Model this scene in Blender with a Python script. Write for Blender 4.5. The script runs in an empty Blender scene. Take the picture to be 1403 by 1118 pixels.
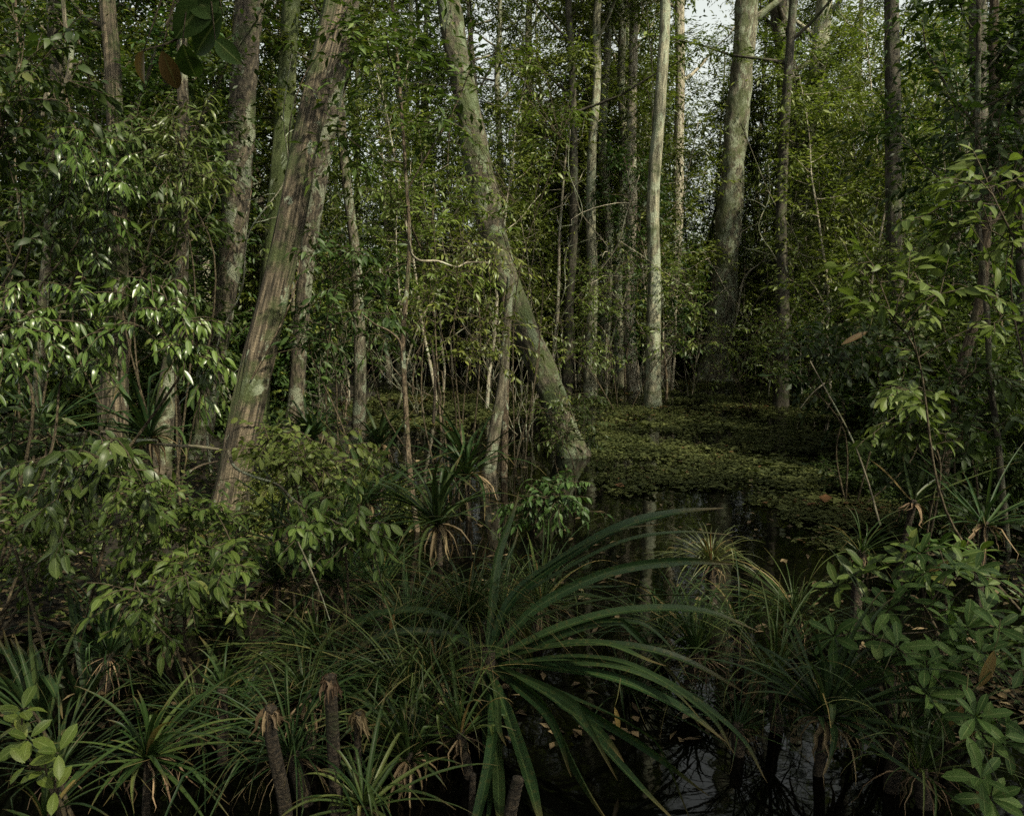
# Flooded swamp forest: dark water, leaning trunks, pandan straps, dense undergrowth.
import bpy, math, random
import numpy as np
from mathutils import Vector

SEED = 11
rng = np.random.default_rng(SEED)
random.seed(SEED)
scene = bpy.context.scene
COL = scene.collection

# ------------------------------------------------------------------ camera
PW, PH, F = 1403.0, 1118.0, 1101.0
HORIZON = 420.0
CAMH = 2.3
PITCH = math.atan((PH / 2 - HORIZON) / F)
CAM = np.array([0.0, 0.0, CAMH])
FWD = np.array([0, math.cos(PITCH), -math.sin(PITCH)])
UPV = np.array([0, math.sin(PITCH), math.cos(PITCH)])
RIGHT = np.array([1.0, 0, 0])

cam_data = bpy.data.cameras.new('camera')
cam = bpy.data.objects.new('camera', cam_data)
COL.objects.link(cam)
cam.location = (0, 0, CAMH)
cam.rotation_euler = (math.pi / 2 - PITCH, 0, 0)
cam_data.sensor_width = 36
cam_data.lens = 36 * F / PW
cam_data.clip_start = 0.05
cam_data.clip_end = 2000
scene.camera = cam


def at(px, py, D):
    """World point that stands D metres ahead in the direction of a photo point."""
    d = FWD * F + RIGHT * (px - PW / 2) + UPV * (PH / 2 - py)
    return CAM + d * (D / d[1])


def pix(p):
    d = np.asarray(p, float) - CAM
    k = d @ FWD
    return PW / 2 + F * (d @ RIGHT) / k, PH / 2 - F * (d @ UPV) / k


def unit(v):
    v = np.asarray(v, float)
    return v / np.maximum(np.linalg.norm(v, axis=-1, keepdims=True), 1e-9)


# ------------------------------------------------------------------ mesh helper
class MB:
    def __init__(self):
        self.V, self.Q, self.T, self.A, self.n = [], [], [], [], 0

    def add(self, v, q=None, t=None, a=None):
        v = np.asarray(v, np.float32).reshape(-1, 3)
        self.V.append(v)
        if q is not None and len(q):
            self.Q.append(np.asarray(q, np.int32).reshape(-1, 4) + self.n)
        if t is not None and len(t):
            self.T.append(np.asarray(t, np.int32).reshape(-1, 3) + self.n)
        self.A.append(np.zeros((len(v), 3), np.float32) if a is None else np.asarray(a, np.float32).reshape(-1, 3))
        self.n += len(v)

    def mesh(self, name, mat, base=(0, 0, 0)):
        me = bpy.data.meshes.new(name)
        if not self.V:
            return me
        V = np.concatenate(self.V) - np.asarray(base, np.float32)
        Q = np.concatenate(self.Q) if self.Q else np.zeros((0, 4), np.int32)
        T = np.concatenate(self.T) if self.T else np.zeros((0, 3), np.int32)
        me.vertices.add(len(V))
        me.vertices.foreach_set('co', V.ravel().astype(np.float32))
        loops = np.concatenate([Q.ravel(), T.ravel()])
        me.loops.add(len(loops))
        me.loops.foreach_set('vertex_index', loops.astype(np.int32))
        me.polygons.add(len(Q) + len(T))
        starts = np.concatenate([np.arange(len(Q)) * 4, len(Q) * 4 + np.arange(len(T)) * 3])
        me.polygons.foreach_set('loop_start', starts.astype(np.int32))
        me.update(calc_edges=True)
        me.polygons.foreach_set('use_smooth', np.ones(len(Q) + len(T), bool))
        at_ = me.attributes.new('leaf', 'FLOAT_VECTOR', 'POINT')
        at_.data.foreach_set('vector', np.concatenate(self.A).ravel().astype(np.float32))
        me.materials.append(mat)
        me.update()
        return me

    def build(self, name, mat, parent=None, base=(0, 0, 0), label=None):
        o = bpy.data.objects.new(name, self.mesh(name, mat, base))
        COL.objects.link(o)
        if parent is not None:
            o.parent = parent
        else:
            o.location = base
        if label:
            o['label'] = label
        return o


def tag(o, label, cat=None, group=None, kind=None):
    if label: o['label'] = label
    if cat: o['category'] = cat
    if group: o['group'] = group
    if kind: o['kind'] = kind
    return o


def empty(name, base, label, cat, group=None, kind=None):
    o = bpy.data.objects.new(name, None)
    o.empty_display_size = 0.1
    COL.objects.link(o)
    o.location = base
    return tag(o, label, cat, group, kind)


def curve(pts, n):
    """Catmull-Rom through the points, n samples."""
    P = np.asarray(pts, float)
    if len(P) == 2:
        t = np.linspace(0, 1, n)[:, None]
        return P[0] * (1 - t) + P[1] * t
    P = np.vstack([2 * P[0] - P[1], P, 2 * P[-1] - P[-2]])
    m = len(P) - 3
    u = np.linspace(0, m - 1e-6, n)
    i = u.astype(int)
    t = (u - i)[:, None]
    a, b, c, d = P[i], P[i + 1], P[i + 2], P[i + 3]
    return 0.5 * (2 * b + (c - a) * t + (2 * a - 5 * b + 4 * c - d) * t ** 2 + (3 * b - a - 3 * c + d) * t ** 3)


def tube(mb, path, rad, sides=8, disp=None, a=None):
    path = np.asarray(path, float)
    m = len(path)
    rad = np.broadcast_to(np.asarray(rad, float), (m,))
    tan = unit(np.gradient(path, axis=0))
    ref = np.array([1.0, 0, 0]) if abs(tan[:, 0]).mean() < 0.8 else np.array([0, 0, 1.0])
    e1 = unit(np.cross(tan, ref))
    e2 = np.cross(tan, e1)
    th = np.linspace(0, 2 * np.pi, sides, endpoint=False)
    R = rad[:, None] * np.ones(sides)
    if disp is not None:
        s = np.concatenate([[0], np.cumsum(np.linalg.norm(np.diff(path, axis=0), axis=1))])
        R = R * disp(s[:, None] * np.ones(sides), th[None, :] * np.ones((m, 1)))
    v = path[:, None, :] + R[..., None] * (np.cos(th)[None, :, None] * e1[:, None, :] + np.sin(th)[None, :, None] * e2[:, None, :])
    idx = np.arange(m * sides).reshape(m, sides)
    q = np.stack([idx[:-1], np.roll(idx, -1, 1)[:-1], np.roll(idx, -1, 1)[1:], idx[1:]], -1).reshape(-1, 4)
    # caps
    c = np.vstack([v.reshape(-1, 3), path[-1] + tan[-1] * rad[-1] * 0.4])
    tip = m * sides
    last = idx[-1]
    t = np.stack([last, np.roll(last, -1), np.full(sides, tip)], -1)
    if a is None:
        s = np.concatenate([[0], np.cumsum(np.linalg.norm(np.diff(path, axis=0), axis=1))])
        r0 = float(np.mean(rad))
        tc = np.stack([np.cos(th)[None, :] * r0 * np.ones((m, 1)), np.sin(th)[None, :] * r0 * np.ones((m, 1)), s[:, None] * np.ones(sides)], -1).reshape(-1, 3)
        a = np.vstack([tc, [[0, 0, s[-1]]]])
    mb.add(c, q, t, a)


def barkdisp(kind, seed):
    r = np.random.default_rng(seed)
    ph = r.uniform(0, 6.28, 12)

    def f(s, th):
        out = np.ones_like(s)
        if kind == 'rib':
            w = th + 0.35 * np.sin(s * 1.1 + ph[0]) + 0.15 * np.sin(s * 3.3 + ph[1])
            out += -0.03 + 0.06 * np.sin(5 * w + ph[2]) + 0.06 * np.abs(np.sin(7.5 * w + ph[3] + 0.5 * np.sin(s * 4))) + 0.02 * np.sin(17 * w + ph[4] + np.sin(s * 2.2))
        elif kind == 'lumpy':
            out += 0.05 * np.sin(2 * th + s * 2.1 + ph[0]) + 0.04 * np.sin(3 * th - s * 4.3 + ph[1]) + 0.035 * np.sin(s * 7 + 2 * np.sin(th + ph[2]))
            out += 0.018 * np.sin(9 * th + 13 * s + ph[3]) + 0.014 * np.sin(14 * th - 21 * s + ph[4])
        elif kind == 'ring':
            out += 0.15 * (np.mod(s * 44 + 0.35 * np.sin(th + ph[0]), 1.0)) + 0.03 * np.sin(5 * th + 9 * s)
        else:
            out += 0.03 * np.sin(2 * th + s * 1.3 + ph[0]) + 0.03 * np.sin(3 * th - s * 2.3 + ph[1]) + 0.012 * np.sin(8 * th + 6 * s + ph[2])
        return out
    return f


def leaves(mb, P, D, N, L, W, seg=0, fold=0.25, bend=0.15, ab=(0.7, 0.9), rnd=None):
    """n leaf blades: seg=0 a folded rhombus, else seg rows of a curved, folded blade."""
    P = np.asarray(P, float); n = len(P)
    if n == 0:
        return
    D = unit(D); S = unit(np.cross(D, N)); N = np.cross(S, D)
    L = np.broadcast_to(np.asarray(L, float), (n,))[:, None]
    W = np.broadcast_to(np.asarray(W, float), (n,))[:, None]
    if rnd is None:
        rnd = rng.random(n)
    if seg == 0:
        c = P + D * L * 0.42
        up = N * W * 0.5 * fold - N * bend * L * 0.15
        v = np.stack([P, c - S * W * 0.5 + up, P + D * L - N * bend * L, c + S * W * 0.5 + up], 1)
        b = np.arange(n)[:, None] * 4
        t = np.concatenate([b + [[0, 1, 2]], b + [[0, 2, 3]]])
        a = np.zeros((n, 4, 3)); a[:, 1, 0] = -1; a[:, 3, 0] = 1; a[:, 1:4:2, 1] = .45; a[:, 2, 1] = 1; a[:, :, 2] = rnd[:, None]
        mb.add(v.reshape(-1, 3), None, t, a.reshape(-1, 3))
        return
    ts = np.linspace(0, 1, seg + 1)
    pk = ab[0] / (ab[0] + ab[1])
    wmax = pk ** ab[0] * (1 - pk) ** ab[1]
    prof = np.maximum(ts ** ab[0] * (1 - ts) ** ab[1] / wmax, 0.03)
    bend = np.broadcast_to(np.asarray(bend, float), (n,))[:, None]
    rows = []
    for t, w in zip(ts, prof):
        c = P + D * L * (t * (1 - 0.25 * np.abs(bend) * t)) - N * bend * L * t * t
        up = N * W * 0.5 * w * fold
        rows.append(np.stack([c - S * W * 0.5 * w + up, c, c + S * W * 0.5 * w + up], 1))
    v = np.stack(rows, 1)                      # n, seg+1, 3, 3
    k = (seg + 1) * 3
    q = []
    for j in range(seg):
        for i in range(2):
            q.append([j * 3 + i, j * 3 + i + 1, j * 3 + i + 4, j * 3 + i + 3])
    q = (np.arange(n)[:, None, None] * k + np.array(q)[None]).reshape(-1, 4)
    a = np.zeros((n, seg + 1, 3, 3))
    a[:, :, 0, 0] = -1; a[:, :, 2, 0] = 1
    a[..., 1] = ts[None, :, None]
    a[..., 2] = rnd[:, None, None]
    mb.add(v.reshape(-1, 3), q, None, a.reshape(-1, 3))


def strap(mb, path, width, N, fold=0.35, taper=0.35, rnd=0.5, base_w=0.7):
    """One long strap leaf: V-section ribbon along a path, tapering to a point."""
    path = np.asarray(path, float); m = len(path)
    tan = unit(np.gradient(path, axis=0))
    N = np.broadcast_to(np.asarray(N, float), (m, 3))
    S = unit(np.cross(tan, N)); U = np.cross(S, tan)
    t = np.linspace(0, 1, m)
    w = width * 0.5 * np.minimum(1, base_w + (1 - base_w) * t * 4) * np.clip((1 - t) / taper, 0.02, 1) ** 0.7
    w = w[:, None]
    v = np.stack([path - S * w + U * w * fold, path - S * w * .45 + U * w * fold * .2, path - U * w * fold * .25,
                  path + S * w * .45 + U * w * fold * .2, path + S * w + U * w * fold], 1)
    idx = np.arange(m * 5).reshape(m, 5)
    q = np.stack([idx[:-1, :-1], idx[:-1, 1:], idx[1:, 1:], idx[1:, :-1]], -1).reshape(-1, 4)
    a = np.zeros((m, 5, 3)); a[:, :, 0] = [-1, -.45, 0, .45, 1]; a[:, :, 1] = t[:, None]; a[:, :, 2] = rnd
    mb.add(v.reshape(-1, 3), q, None, a.reshape(-1, 3))


# ------------------------------------------------------------------ materials
def nt(name):
    m = bpy.data.materials.new(name)
    m.use_nodes = True
    t = m.node_tree
    t.nodes.clear()
    return m, t, t.nodes.new('ShaderNodeOutputMaterial')


def node(t, kind, **kw):
    n = t.nodes.new(kind)
    for k, v in kw.items():
        if k.startswith('i_'):
            n.inputs[k[2:].replace('_', ' ')].default_value = v
        else:
            setattr(n, k, v)
    return n


def ramp(t, stops, src):
    r = t.nodes.new('ShaderNodeValToRGB')
    e = r.color_ramp.elements
    while len(e) < len(stops):
        e.new(0.5)
    for el, (p, c) in zip(e, stops):
        el.position = p
        el.color = (*c, 1)
    t.links.new(src, r.inputs['Fac'])
    return r.outputs['Color']


def mix(t, a, b, fac, mode='MIX'):
    m = t.nodes.new('ShaderNodeMix')
    m.data_type = 'RGBA'
    m.blend_type = mode
    for s, v in ((6, a), (7, b), (0, fac)):
        if hasattr(v, 'links'):
            t.links.new(v, m.inputs[s])
        else:
            m.inputs[s].default_value = (*v, 1) if isinstance(v, tuple) else v
    return m.outputs[2]


def math_(t, op, a, b=None):
    m = t.nodes.new('ShaderNodeMath')
    m.operation = op
    for i, v in enumerate((a, b)):
        if v is None: continue
        if hasattr(v, 'links'):
            t.links.new(v, m.inputs[i])
        else:
            m.inputs[i].default_value = v
    return m.outputs[0]


def leaf_mat(name, stops, rough=0.42, spec=0.4, transl=0.22, midrib=0.0, stripes=0.0, blotch=0.0, tip=None):
    m, t, out = nt(name)
    at_ = node(t, 'ShaderNodeAttribute', attribute_name='leaf')
    sep = node(t, 'ShaderNodeSeparateXYZ')
    t.links.new(at_.outputs['Vector'], sep.inputs[0])
    col = ramp(t, stops, sep.outputs['Z'])
    oi = node(t, 'ShaderNodeObjectInfo')
    val = node(t, 'ShaderNodeMapRange', i_To_Min=0.75, i_To_Max=1.25)
    t.links.new(oi.outputs['Random'], val.inputs[0])
    hs = node(t, 'ShaderNodeHueSaturation')
    t.links.new(col, hs.inputs['Color']); t.links.new(val.outputs[0], hs.inputs['Value'])
    hue = node(t, 'ShaderNodeMapRange', i_To_Min=0.482, i_To_Max=0.512)
    t.links.new(math_(t, 'FRACT', math_(t, 'MULTIPLY', oi.outputs['Random'], 7.31)), hue.inputs[0])
    t.links.new(hue.outputs[0], hs.inputs['Hue'])
    col = hs.outputs['Color']
    au = math_(t, 'ABSOLUTE', sep.outputs['X'])
    if blotch:
        tc = node(t, 'ShaderNodeTexCoord')
        nz = node(t, 'ShaderNodeTexNoise', i_Scale=38.0, i_Detail=4.0)
        t.links.new(tc.outputs['Object'], nz.inputs['Vector'])
        f = node(t, 'ShaderNodeMapRange', i_From_Min=0.55, i_From_Max=0.72, i_To_Max=blotch)
        t.links.new(nz.outputs['Fac'], f.inputs[0])
        col = mix(t, col, (0.07, 0.06, 0.018), f.outputs[0])
    if midrib:
        f = node(t, 'ShaderNodeMapRange', i_From_Min=0.03, i_From_Max=0.12, i_To_Min=midrib, i_To_Max=0.0)
        t.links.new(au, f.inputs[0])
        col = mix(t, col, (0.16, 0.19, 0.07), f.outputs[0])
        # side veins
        vv = math_(t, 'ADD', math_(t, 'MULTIPLY', sep.outputs['Y'], 11.0), math_(t, 'MULTIPLY', au, -3.2))
        vf = math_(t, 'GREATER_THAN', math_(t, 'FRACT', vv), 0.86)
        col = mix(t, col, (0.10, 0.13, 0.045), math_(t, 'MULTIPLY', vf, 0.35 * midrib))
    if stripes:
        f = node(t, 'ShaderNodeMapRange', i_From_Min=0.02, i_From_Max=0.16, i_To_Min=stripes, i_To_Max=0.0)
        t.links.new(au, f.inputs[0])
        col = mix(t, col, (0.06, 0.085, 0.027), f.outputs[0])
        f3 = math_(t, 'GREATER_THAN', math_(t, 'SINE', math_(t, 'MULTIPLY', sep.outputs['X'], 21.0)), 0.55)
        col = mix(t, col, (0.008, 0.016, 0.005), math_(t, 'MULTIPLY', f3, 0.5))
    if tip:
        f = node(t, 'ShaderNodeMapRange', i_From_Min=0.8, i_From_Max=1.0)
        t.links.new(sep.outputs['Y'], f.inputs[0])
        col = mix(t, col, tip, f.outputs[0])
    p = node(t, 'ShaderNodeBsdfPrincipled', i_Roughness=rough)
    p.inputs['Specular IOR Level'].default_value = spec
    t.links.new(col, p.inputs['Base Color'])
    tr = node(t, 'ShaderNodeBsdfTranslucent')
    t.links.new(mix(t, col, (0.9, 1.0, 0.5), 1.0, 'MULTIPLY'), tr.inputs['Color'])
    ms = node(t, 'ShaderNodeMixShader', i_Fac=transl)
    t.links.new(p.outputs[0], ms.inputs[1]); t.links.new(tr.outputs[0], ms.inputs[2])
    t.links.new(ms.outputs[0], out.inputs['Surface'])
    return m


def bark_mat(name, dark, mid, light, lichen=0.4, moss=0.3, stretch=0.25, scale=9.0, lcol=(0.30, 0.33, 0.25), bump=0.6, mcol=(0.035, 0.048, 0.013), ring=0):
    m, t, out = nt(name)
    tc = node(t, 'ShaderNodeAttribute', attribute_name='leaf')
    oi = node(t, 'ShaderNodeObjectInfo')
    off = node(t, 'ShaderNodeVectorMath', operation='ADD')
    comb = node(t, 'ShaderNodeCombineXYZ')
    r50 = math_(t, 'MULTIPLY', oi.outputs['Random'], 50.0)
    t.links.new(r50, comb.inputs[0]); t.links.new(r50, comb.inputs[2])
    t.links.new(tc.outputs['Vector'], off.inputs[0]); t.links.new(comb.outputs[0], off.inputs[1])
    mp = node(t, 'ShaderNodeMapping')
    mp.inputs['Scale'].default_value = (1, 1, stretch)
    t.links.new(off.outputs[0], mp.inputs['Vector'])
    n1 = node(t, 'ShaderNodeTexNoise', i_Scale=scale, i_Detail=9.0, i_Roughness=0.68)
    t.links.new(mp.outputs[0], n1.inputs['Vector'])
    col = ramp(t, [(0.38, dark), (0.5, mid), (0.66, light)], n1.outputs['Fac'])  # bark grain; the dark stop also puts crack shade into the colour
    n2 = node(t, 'ShaderNodeTexNoise', i_Scale=3.4, i_Detail=7.0, i_Roughness=0.66, i_Distortion=0.6)
    mp2 = node(t, 'ShaderNodeMapping'); mp2.inputs['Scale'].default_value = (1.3, 1.3, 0.8)
    t.links.new(off.outputs[0], mp2.inputs['Vector']); t.links.new(mp2.outputs[0], n2.inputs['Vector'])
    f = node(t, 'ShaderNodeMapRange', i_From_Min=0.62 - 0.2 * lichen, i_From_Max=0.66 - 0.2 * lichen)
    t.links.new(n2.outputs['Fac'], f.inputs[0])
    fine = node(t, 'ShaderNodeTexNoise', i_Scale=60.0, i_Detail=3.0)
    t.links.new(tc.outputs['Vector'], fine.inputs['Vector'])
    lc = mix(t, lcol, (lcol[0] * .55, lcol[1] * .6, lcol[2] * .5), fine.outputs['Fac'])
    col = mix(t, col, lc, math_(t, 'MULTIPLY', f.outputs[0], 0.8 if lichen > 0 else 0.0))
    n3 = node(t, 'ShaderNodeTexNoise', i_Scale=2.1, i_Detail=8.0, i_Roughness=0.7)
    t.links.new(off.outputs[0], n3.inputs['Vector'])
    f2 = node(t, 'ShaderNodeMapRange', i_From_Min=0.62 - 0.25 * moss, i_From_Max=0.74 - 0.25 * moss)
    t.links.new(n3.outputs['Fac'], f2.inputs[0])
    col = mix(t, col, mcol, math_(t, 'MULTIPLY', f2.outputs[0], 0.85 if moss > 0 else 0.0))
    if ring:
        sz = node(t, 'ShaderNodeSeparateXYZ'); t.links.new(tc.outputs['Vector'], sz.inputs[0])
        fr = math_(t, 'FRACT', math_(t, 'ADD', math_(t, 'MULTIPLY', sz.outputs['Z'], float(ring)), math_(t, 'MULTIPLY', n1.outputs['Fac'], 0.8)))
        fm = node(t, 'ShaderNodeMapRange', i_From_Min=0.0, i_From_Max=0.4, i_To_Min=0.85, i_To_Max=0.0)
        t.links.new(fr, fm.inputs[0])
        col = mix(t, col, (0.008, 0.006, 0.004), fm.outputs[0])
    p = node(t, 'ShaderNodeBsdfPrincipled', i_Roughness=0.85)
    p.inputs['Specular IOR Level'].default_value = 0.25
    t.links.new(col, p.inputs['Base Color'])
    bp = node(t, 'ShaderNodeBump', i_Strength=min(bump * 1.6, 1.0), i_Distance=0.06)
    hsum = math_(t, 'ADD', n1.outputs['Fac'], math_(t, 'MULTIPLY', fine.outputs['Fac'], 0.25))
    t.links.new(hsum, bp.inputs['Height'])
    t.links.new(bp.outputs[0], p.inputs['Normal'])
    t.links.new(p.outputs[0], out.inputs['Surface'])
    return m


M = {}
M['bark_ribbed'] = bark_mat('bark_ribbed', (0.012, 0.010, 0.006), (0.058, 0.046, 0.031), (0.19, 0.15, 0.10), 0.12, 0.6, 0.05, 42.0)
M['bark_mottled'] = bark_mat('bark_mottled', (0.010, 0.008, 0.005), (0.042, 0.034, 0.023), (0.11, 0.09, 0.06), 0.42, 0.4, 0.35, 24.0, (0.2, 0.21, 0.155))
M['bark_lichen'] = bark_mat('bark_lichen', (0.012, 0.010, 0.006), (0.052, 0.043, 0.029), (0.12, 0.102, 0.07), 0.5, 0.6, 0.4, 26.0, (0.15, 0.175, 0.115))
M['bark_pale'] = bark_mat('bark_pale', (0.04, 0.037, 0.025), (0.15, 0.142, 0.096), (0.31, 0.29, 0.205), 0.55, 0.4, 0.15, 20.0, (0.27, 0.29, 0.22))
M['bark_blotch'] = bark_mat('bark_blotch', (0.022, 0.02, 0.013), (0.08, 0.072, 0.048), (0.18, 0.162, 0.112), 0.6, 0.6, 0.3, 24.0, (0.24, 0.26, 0.19), mcol=(0.045, 0.055, 0.018))
M['bark_dark'] = bark_mat('bark_dark', (0.012, 0.011, 0.008), (0.04, 0.034, 0.024), (0.085, 0.075, 0.055), 0.2, 0.4, 0.3, 9.0, (0.10, 0.11, 0.08))
M['bark_grey'] = bark_mat('bark_grey', (0.018, 0.015, 0.010), (0.07, 0.06, 0.041), (0.16, 0.14, 0.098), 0.4, 0.4, 0.25, 22.0, (0.20, 0.22, 0.16))
M['bark_stem'] = bark_mat('bark_stem', (0.02, 0.014, 0.008), (0.07, 0.05, 0.031), (0.17, 0.135, 0.09), 0.2, 0.3, 0.3, 40.0)
M['bark_white'] = bark_mat('bark_white', (0.06, 0.05, 0.035), (0.19, 0.165, 0.12), (0.33, 0.30, 0.23), 0.3, 0.1, 0.3, 14.0, (0.4, 0.4, 0.32))
M['bark_palm'] = bark_mat('bark_palm', (0.012, 0.009, 0.006), (0.036, 0.026, 0.017), (0.08, 0.06, 0.038), 0.0, 0.35, 1.0, 50.0, ring=44)
M['bark_palm_dark'] = bark_mat('bark_palm_dark', (0.012, 0.009, 0.006), (0.032, 0.023, 0.015), (0.07, 0.052, 0.034), 0.1, 0.2, 1.5, 30.0, ring=44)
M['twig'] = bark_mat('twig', (0.02, 0.014, 0.008), (0.055, 0.042, 0.023), (0.12, 0.095, 0.055), 0.0, 0.0, 0.4, 60.0)

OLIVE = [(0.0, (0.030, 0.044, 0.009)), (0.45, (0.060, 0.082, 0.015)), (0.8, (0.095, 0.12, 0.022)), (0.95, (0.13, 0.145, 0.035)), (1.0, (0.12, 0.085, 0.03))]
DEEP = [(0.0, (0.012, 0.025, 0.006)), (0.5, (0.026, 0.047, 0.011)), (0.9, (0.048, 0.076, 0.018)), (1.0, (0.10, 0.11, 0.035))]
MIDG = [(0.0, (0.016, 0.030, 0.005)), (0.5, (0.034, 0.056, 0.010)), (0.88, (0.062, 0.088, 0.016)), (0.97, (0.11, 0.12, 0.03)), (1.0, (0.15, 0.09, 0.03))]
FRESH = [(0.0, (0.028, 0.046, 0.010)), (0.5, (0.050, 0.073, 0.016)), (0.9, (0.085, 0.11, 0.028)), (1.0, (0.19, 0.18, 0.06))]
M['leaf_olive'] = leaf_mat('leaf_olive', OLIVE, 0.42, 0.35, 0.4)
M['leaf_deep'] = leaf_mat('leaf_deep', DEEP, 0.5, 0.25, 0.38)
M['leaf_mid'] = leaf_mat('leaf_mid', MIDG, 0.46, 0.18, 0.28, midrib=0.45, blotch=0.3)
M['leaf_gloss'] = leaf_mat('leaf_gloss', MIDG, 0.32, 0.36, 0.22, midrib=0.5, blotch=0.25)
M['leaf_fresh'] = leaf_mat('leaf_fresh', FRESH, 0.48, 0.18, 0.38, midrib=0.5, blotch=0.2)
M['leaf_pale'] = leaf_mat('leaf_pale', [(0.0, (0.022, 0.038, 0.008)), (0.5, (0.040, 0.060, 0.013)), (0.9, (0.072, 0.095, 0.024)), (1.0, (0.17, 0.16, 0.05))], 0.36, 0.25, 0.28, midrib=0.4)
M['leaf_dark_big'] = leaf_mat('leaf_dark_big', DEEP, 0.52, 0.1, 0.25, midrib=0.5, blotch=0.2)
M['leaf_dry'] = leaf_mat('leaf_dry', [(0, (0.055, 0.03, 0.012)), (0.6, (0.09, 0.052, 0.018)), (1, (0.13, 0.085, 0.028))], 0.5, 0.3, 0.25, midrib=0.3, blotch=0.3)
M['strap_dark'] = leaf_mat('strap_dark', [(0, (0.009, 0.020, 0.007)), (0.7, (0.016, 0.033, 0.011)), (1, (0.034, 0.052, 0.017))], 0.45, 0.12, 0.2, stripes=0.5, blotch=0.5, tip=(0.07, 0.05, 0.022))
M['strap_green'] = leaf_mat('strap_green', [(0, (0.012, 0.026, 0.007)), (0.6, (0.026, 0.046, 0.012)), (0.93, (0.065, 0.085, 0.024)), (1, (0.16, 0.11, 0.04))], 0.43, 0.15, 0.25, stripes=0.35, blotch=0.4, tip=(0.08, 0.055, 0.024))
M['strap_olive'] = leaf_mat('strap_olive', [(0, (0.035, 0.044, 0.014)), (0.6, (0.07, 0.08, 0.025)), (0.9, (0.10, 0.105, 0.035)), (1, (0.16, 0.07, 0.03))], 0.45, 0.35, 0.25, stripes=0.2)
M['strap_dead'] = leaf_mat('strap_dead', [(0, (0.035, 0.023, 0.012)), (0.6, (0.09, 0.062, 0.034)), (1, (0.19, 0.14, 0.08))], 0.7, 0.2, 0.15)
M['mat_leaf'] = leaf_mat('mat_leaf', [(0, (0.018, 0.025, 0.009)), (0.5, (0.042, 0.050, 0.017)), (0.9, (0.075, 0.085, 0.028)), (0.992, (0.10, 0.105, 0.04)), (1, (0.10, 0.055, 0.025))], 0.6, 0.1, 0.2)


def water_mat():
    m, t, out = nt('swamp_water')
    p = node(t, 'ShaderNodeBsdfPrincipled', i_Roughness=0.03, i_IOR=1.33)
    p.inputs['Base Color'].default_value = (0.0008, 0.0008, 0.0006, 1)
    tc = node(t, 'ShaderNodeTexCoord')
    n = node(t, 'ShaderNodeTexNoise', i_Scale=1.6, i_Detail=3.0)
    t.links.new(tc.outputs['Object'], n.inputs['Vector'])
    n2 = node(t, 'ShaderNodeTexNoise', i_Scale=14.0, i_Detail=2.0)
    t.links.new(tc.outputs['Object'], n2.inputs['Vector'])
    h = math_(t, 'ADD', n.outputs['Fac'], math_(t, 'MULTIPLY', n2.outputs['Fac'], 0.06))
    b = node(t, 'ShaderNodeBump', i_Strength=0.10, i_Distance=0.05)
    t.links.new(h, b.inputs['Height'])
    t.links.new(b.outputs[0], p.inputs['Normal'])
    t.links.new(p.outputs[0], out.inputs['Surface'])
    return m


def ground_mat():
    m, t, out = nt('swamp_soil')
    tc = node(t, 'ShaderNodeTexCoord')
    n = node(t, 'ShaderNodeTexNoise', i_Scale=5.0, i_Detail=10.0, i_Roughness=0.7)
    t.links.new(tc.outputs['Object'], n.inputs['Vector'])
    col = ramp(t, [(0.3, (0.004, 0.0035, 0.002)), (0.55, (0.010, 0.008, 0.005)), (0.75, (0.022, 0.017, 0.010))], n.outputs['Fac'])
    p = node(t, 'ShaderNodeBsdfPrincipled', i_Roughness=0.9)
    p.inputs['Specular IOR Level'].default_value = 0.2
    t.links.new(col, p.inputs['Base Color'])
    b = node(t, 'ShaderNodeBump', i_Strength=0.8, i_Distance=0.05)
    t.links.new(n.outputs['Fac'], b.inputs['Height']); t.links.new(b.outputs[0], p.inputs['Normal'])
    t.links.new(p.outputs[0], out.inputs['Surface'])
    return m


M['water'] = water_mat()
M['ground'] = ground_mat()


# ------------------------------------------------------------------ ground, water
def ground_z(x, y):
    x = np.asarray(x, float); y = np.asarray(y, float)
    z = -0.30 + 0.10 * np.sin(x * 0.9 + 1.3) * np.cos(y * 0.7) + 0.08 * np.sin(x * 2.1 + y * 1.7)
    left = 1 / (1 + np.exp((x + 0.9 + 0.12 * y) * 2.2)) * (y > 0)              # bank under the left shrubs
    z = z + 0.46 * left / (1 + np.exp(-(y - 5.6) * 3))
    right = 1 / (1 + np.exp(-(x - 0.42 * y - 1.2) * 2.0)) * 0.42
    z = z + right
    far = 1 / (1 + np.exp(-(y - 40) * 0.3)) * 0.35
    return z + far


xs = np.concatenate([[-400, -200, -100], np.linspace(-60, 60, 161), [100, 200, 400]])
ys = np.concatenate([[-400, -100, -40], np.linspace(-12, 90, 141), [120, 200, 400, 900]])
X, Y = np.meshgrid(xs, ys)
Z = ground_z(X, Y)
mb = MB()
idx = np.arange(X.size).reshape(X.shape)
mb.add(np.stack([X, Y, Z], -1).reshape(-1, 3), np.stack([idx[:-1, :-1], idx[:-1, 1:], idx[1:, 1:], idx[1:, :-1]], -1).reshape(-1, 4))
tag(mb.build('ground', M['ground']), 'dark muddy forest floor under the swamp', kind='structure')
mb = MB()
mb.add([[-400, -400, 0], [400, -400, 0], [400, 900, 0], [-400, 900, 0]], [[0, 1, 2, 3]])
tag(mb.build('water', M['water']), 'black still swamp water with sky reflections', kind='structure')


def gz(p):
    return float(max(ground_z(p[0], p[1]), -0.25))


# ------------------------------------------------------------------ tree building
def rand_dirs(n, r=None):
    v = (r or rng).normal(size=(n, 3))
    return unit(v)


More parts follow.
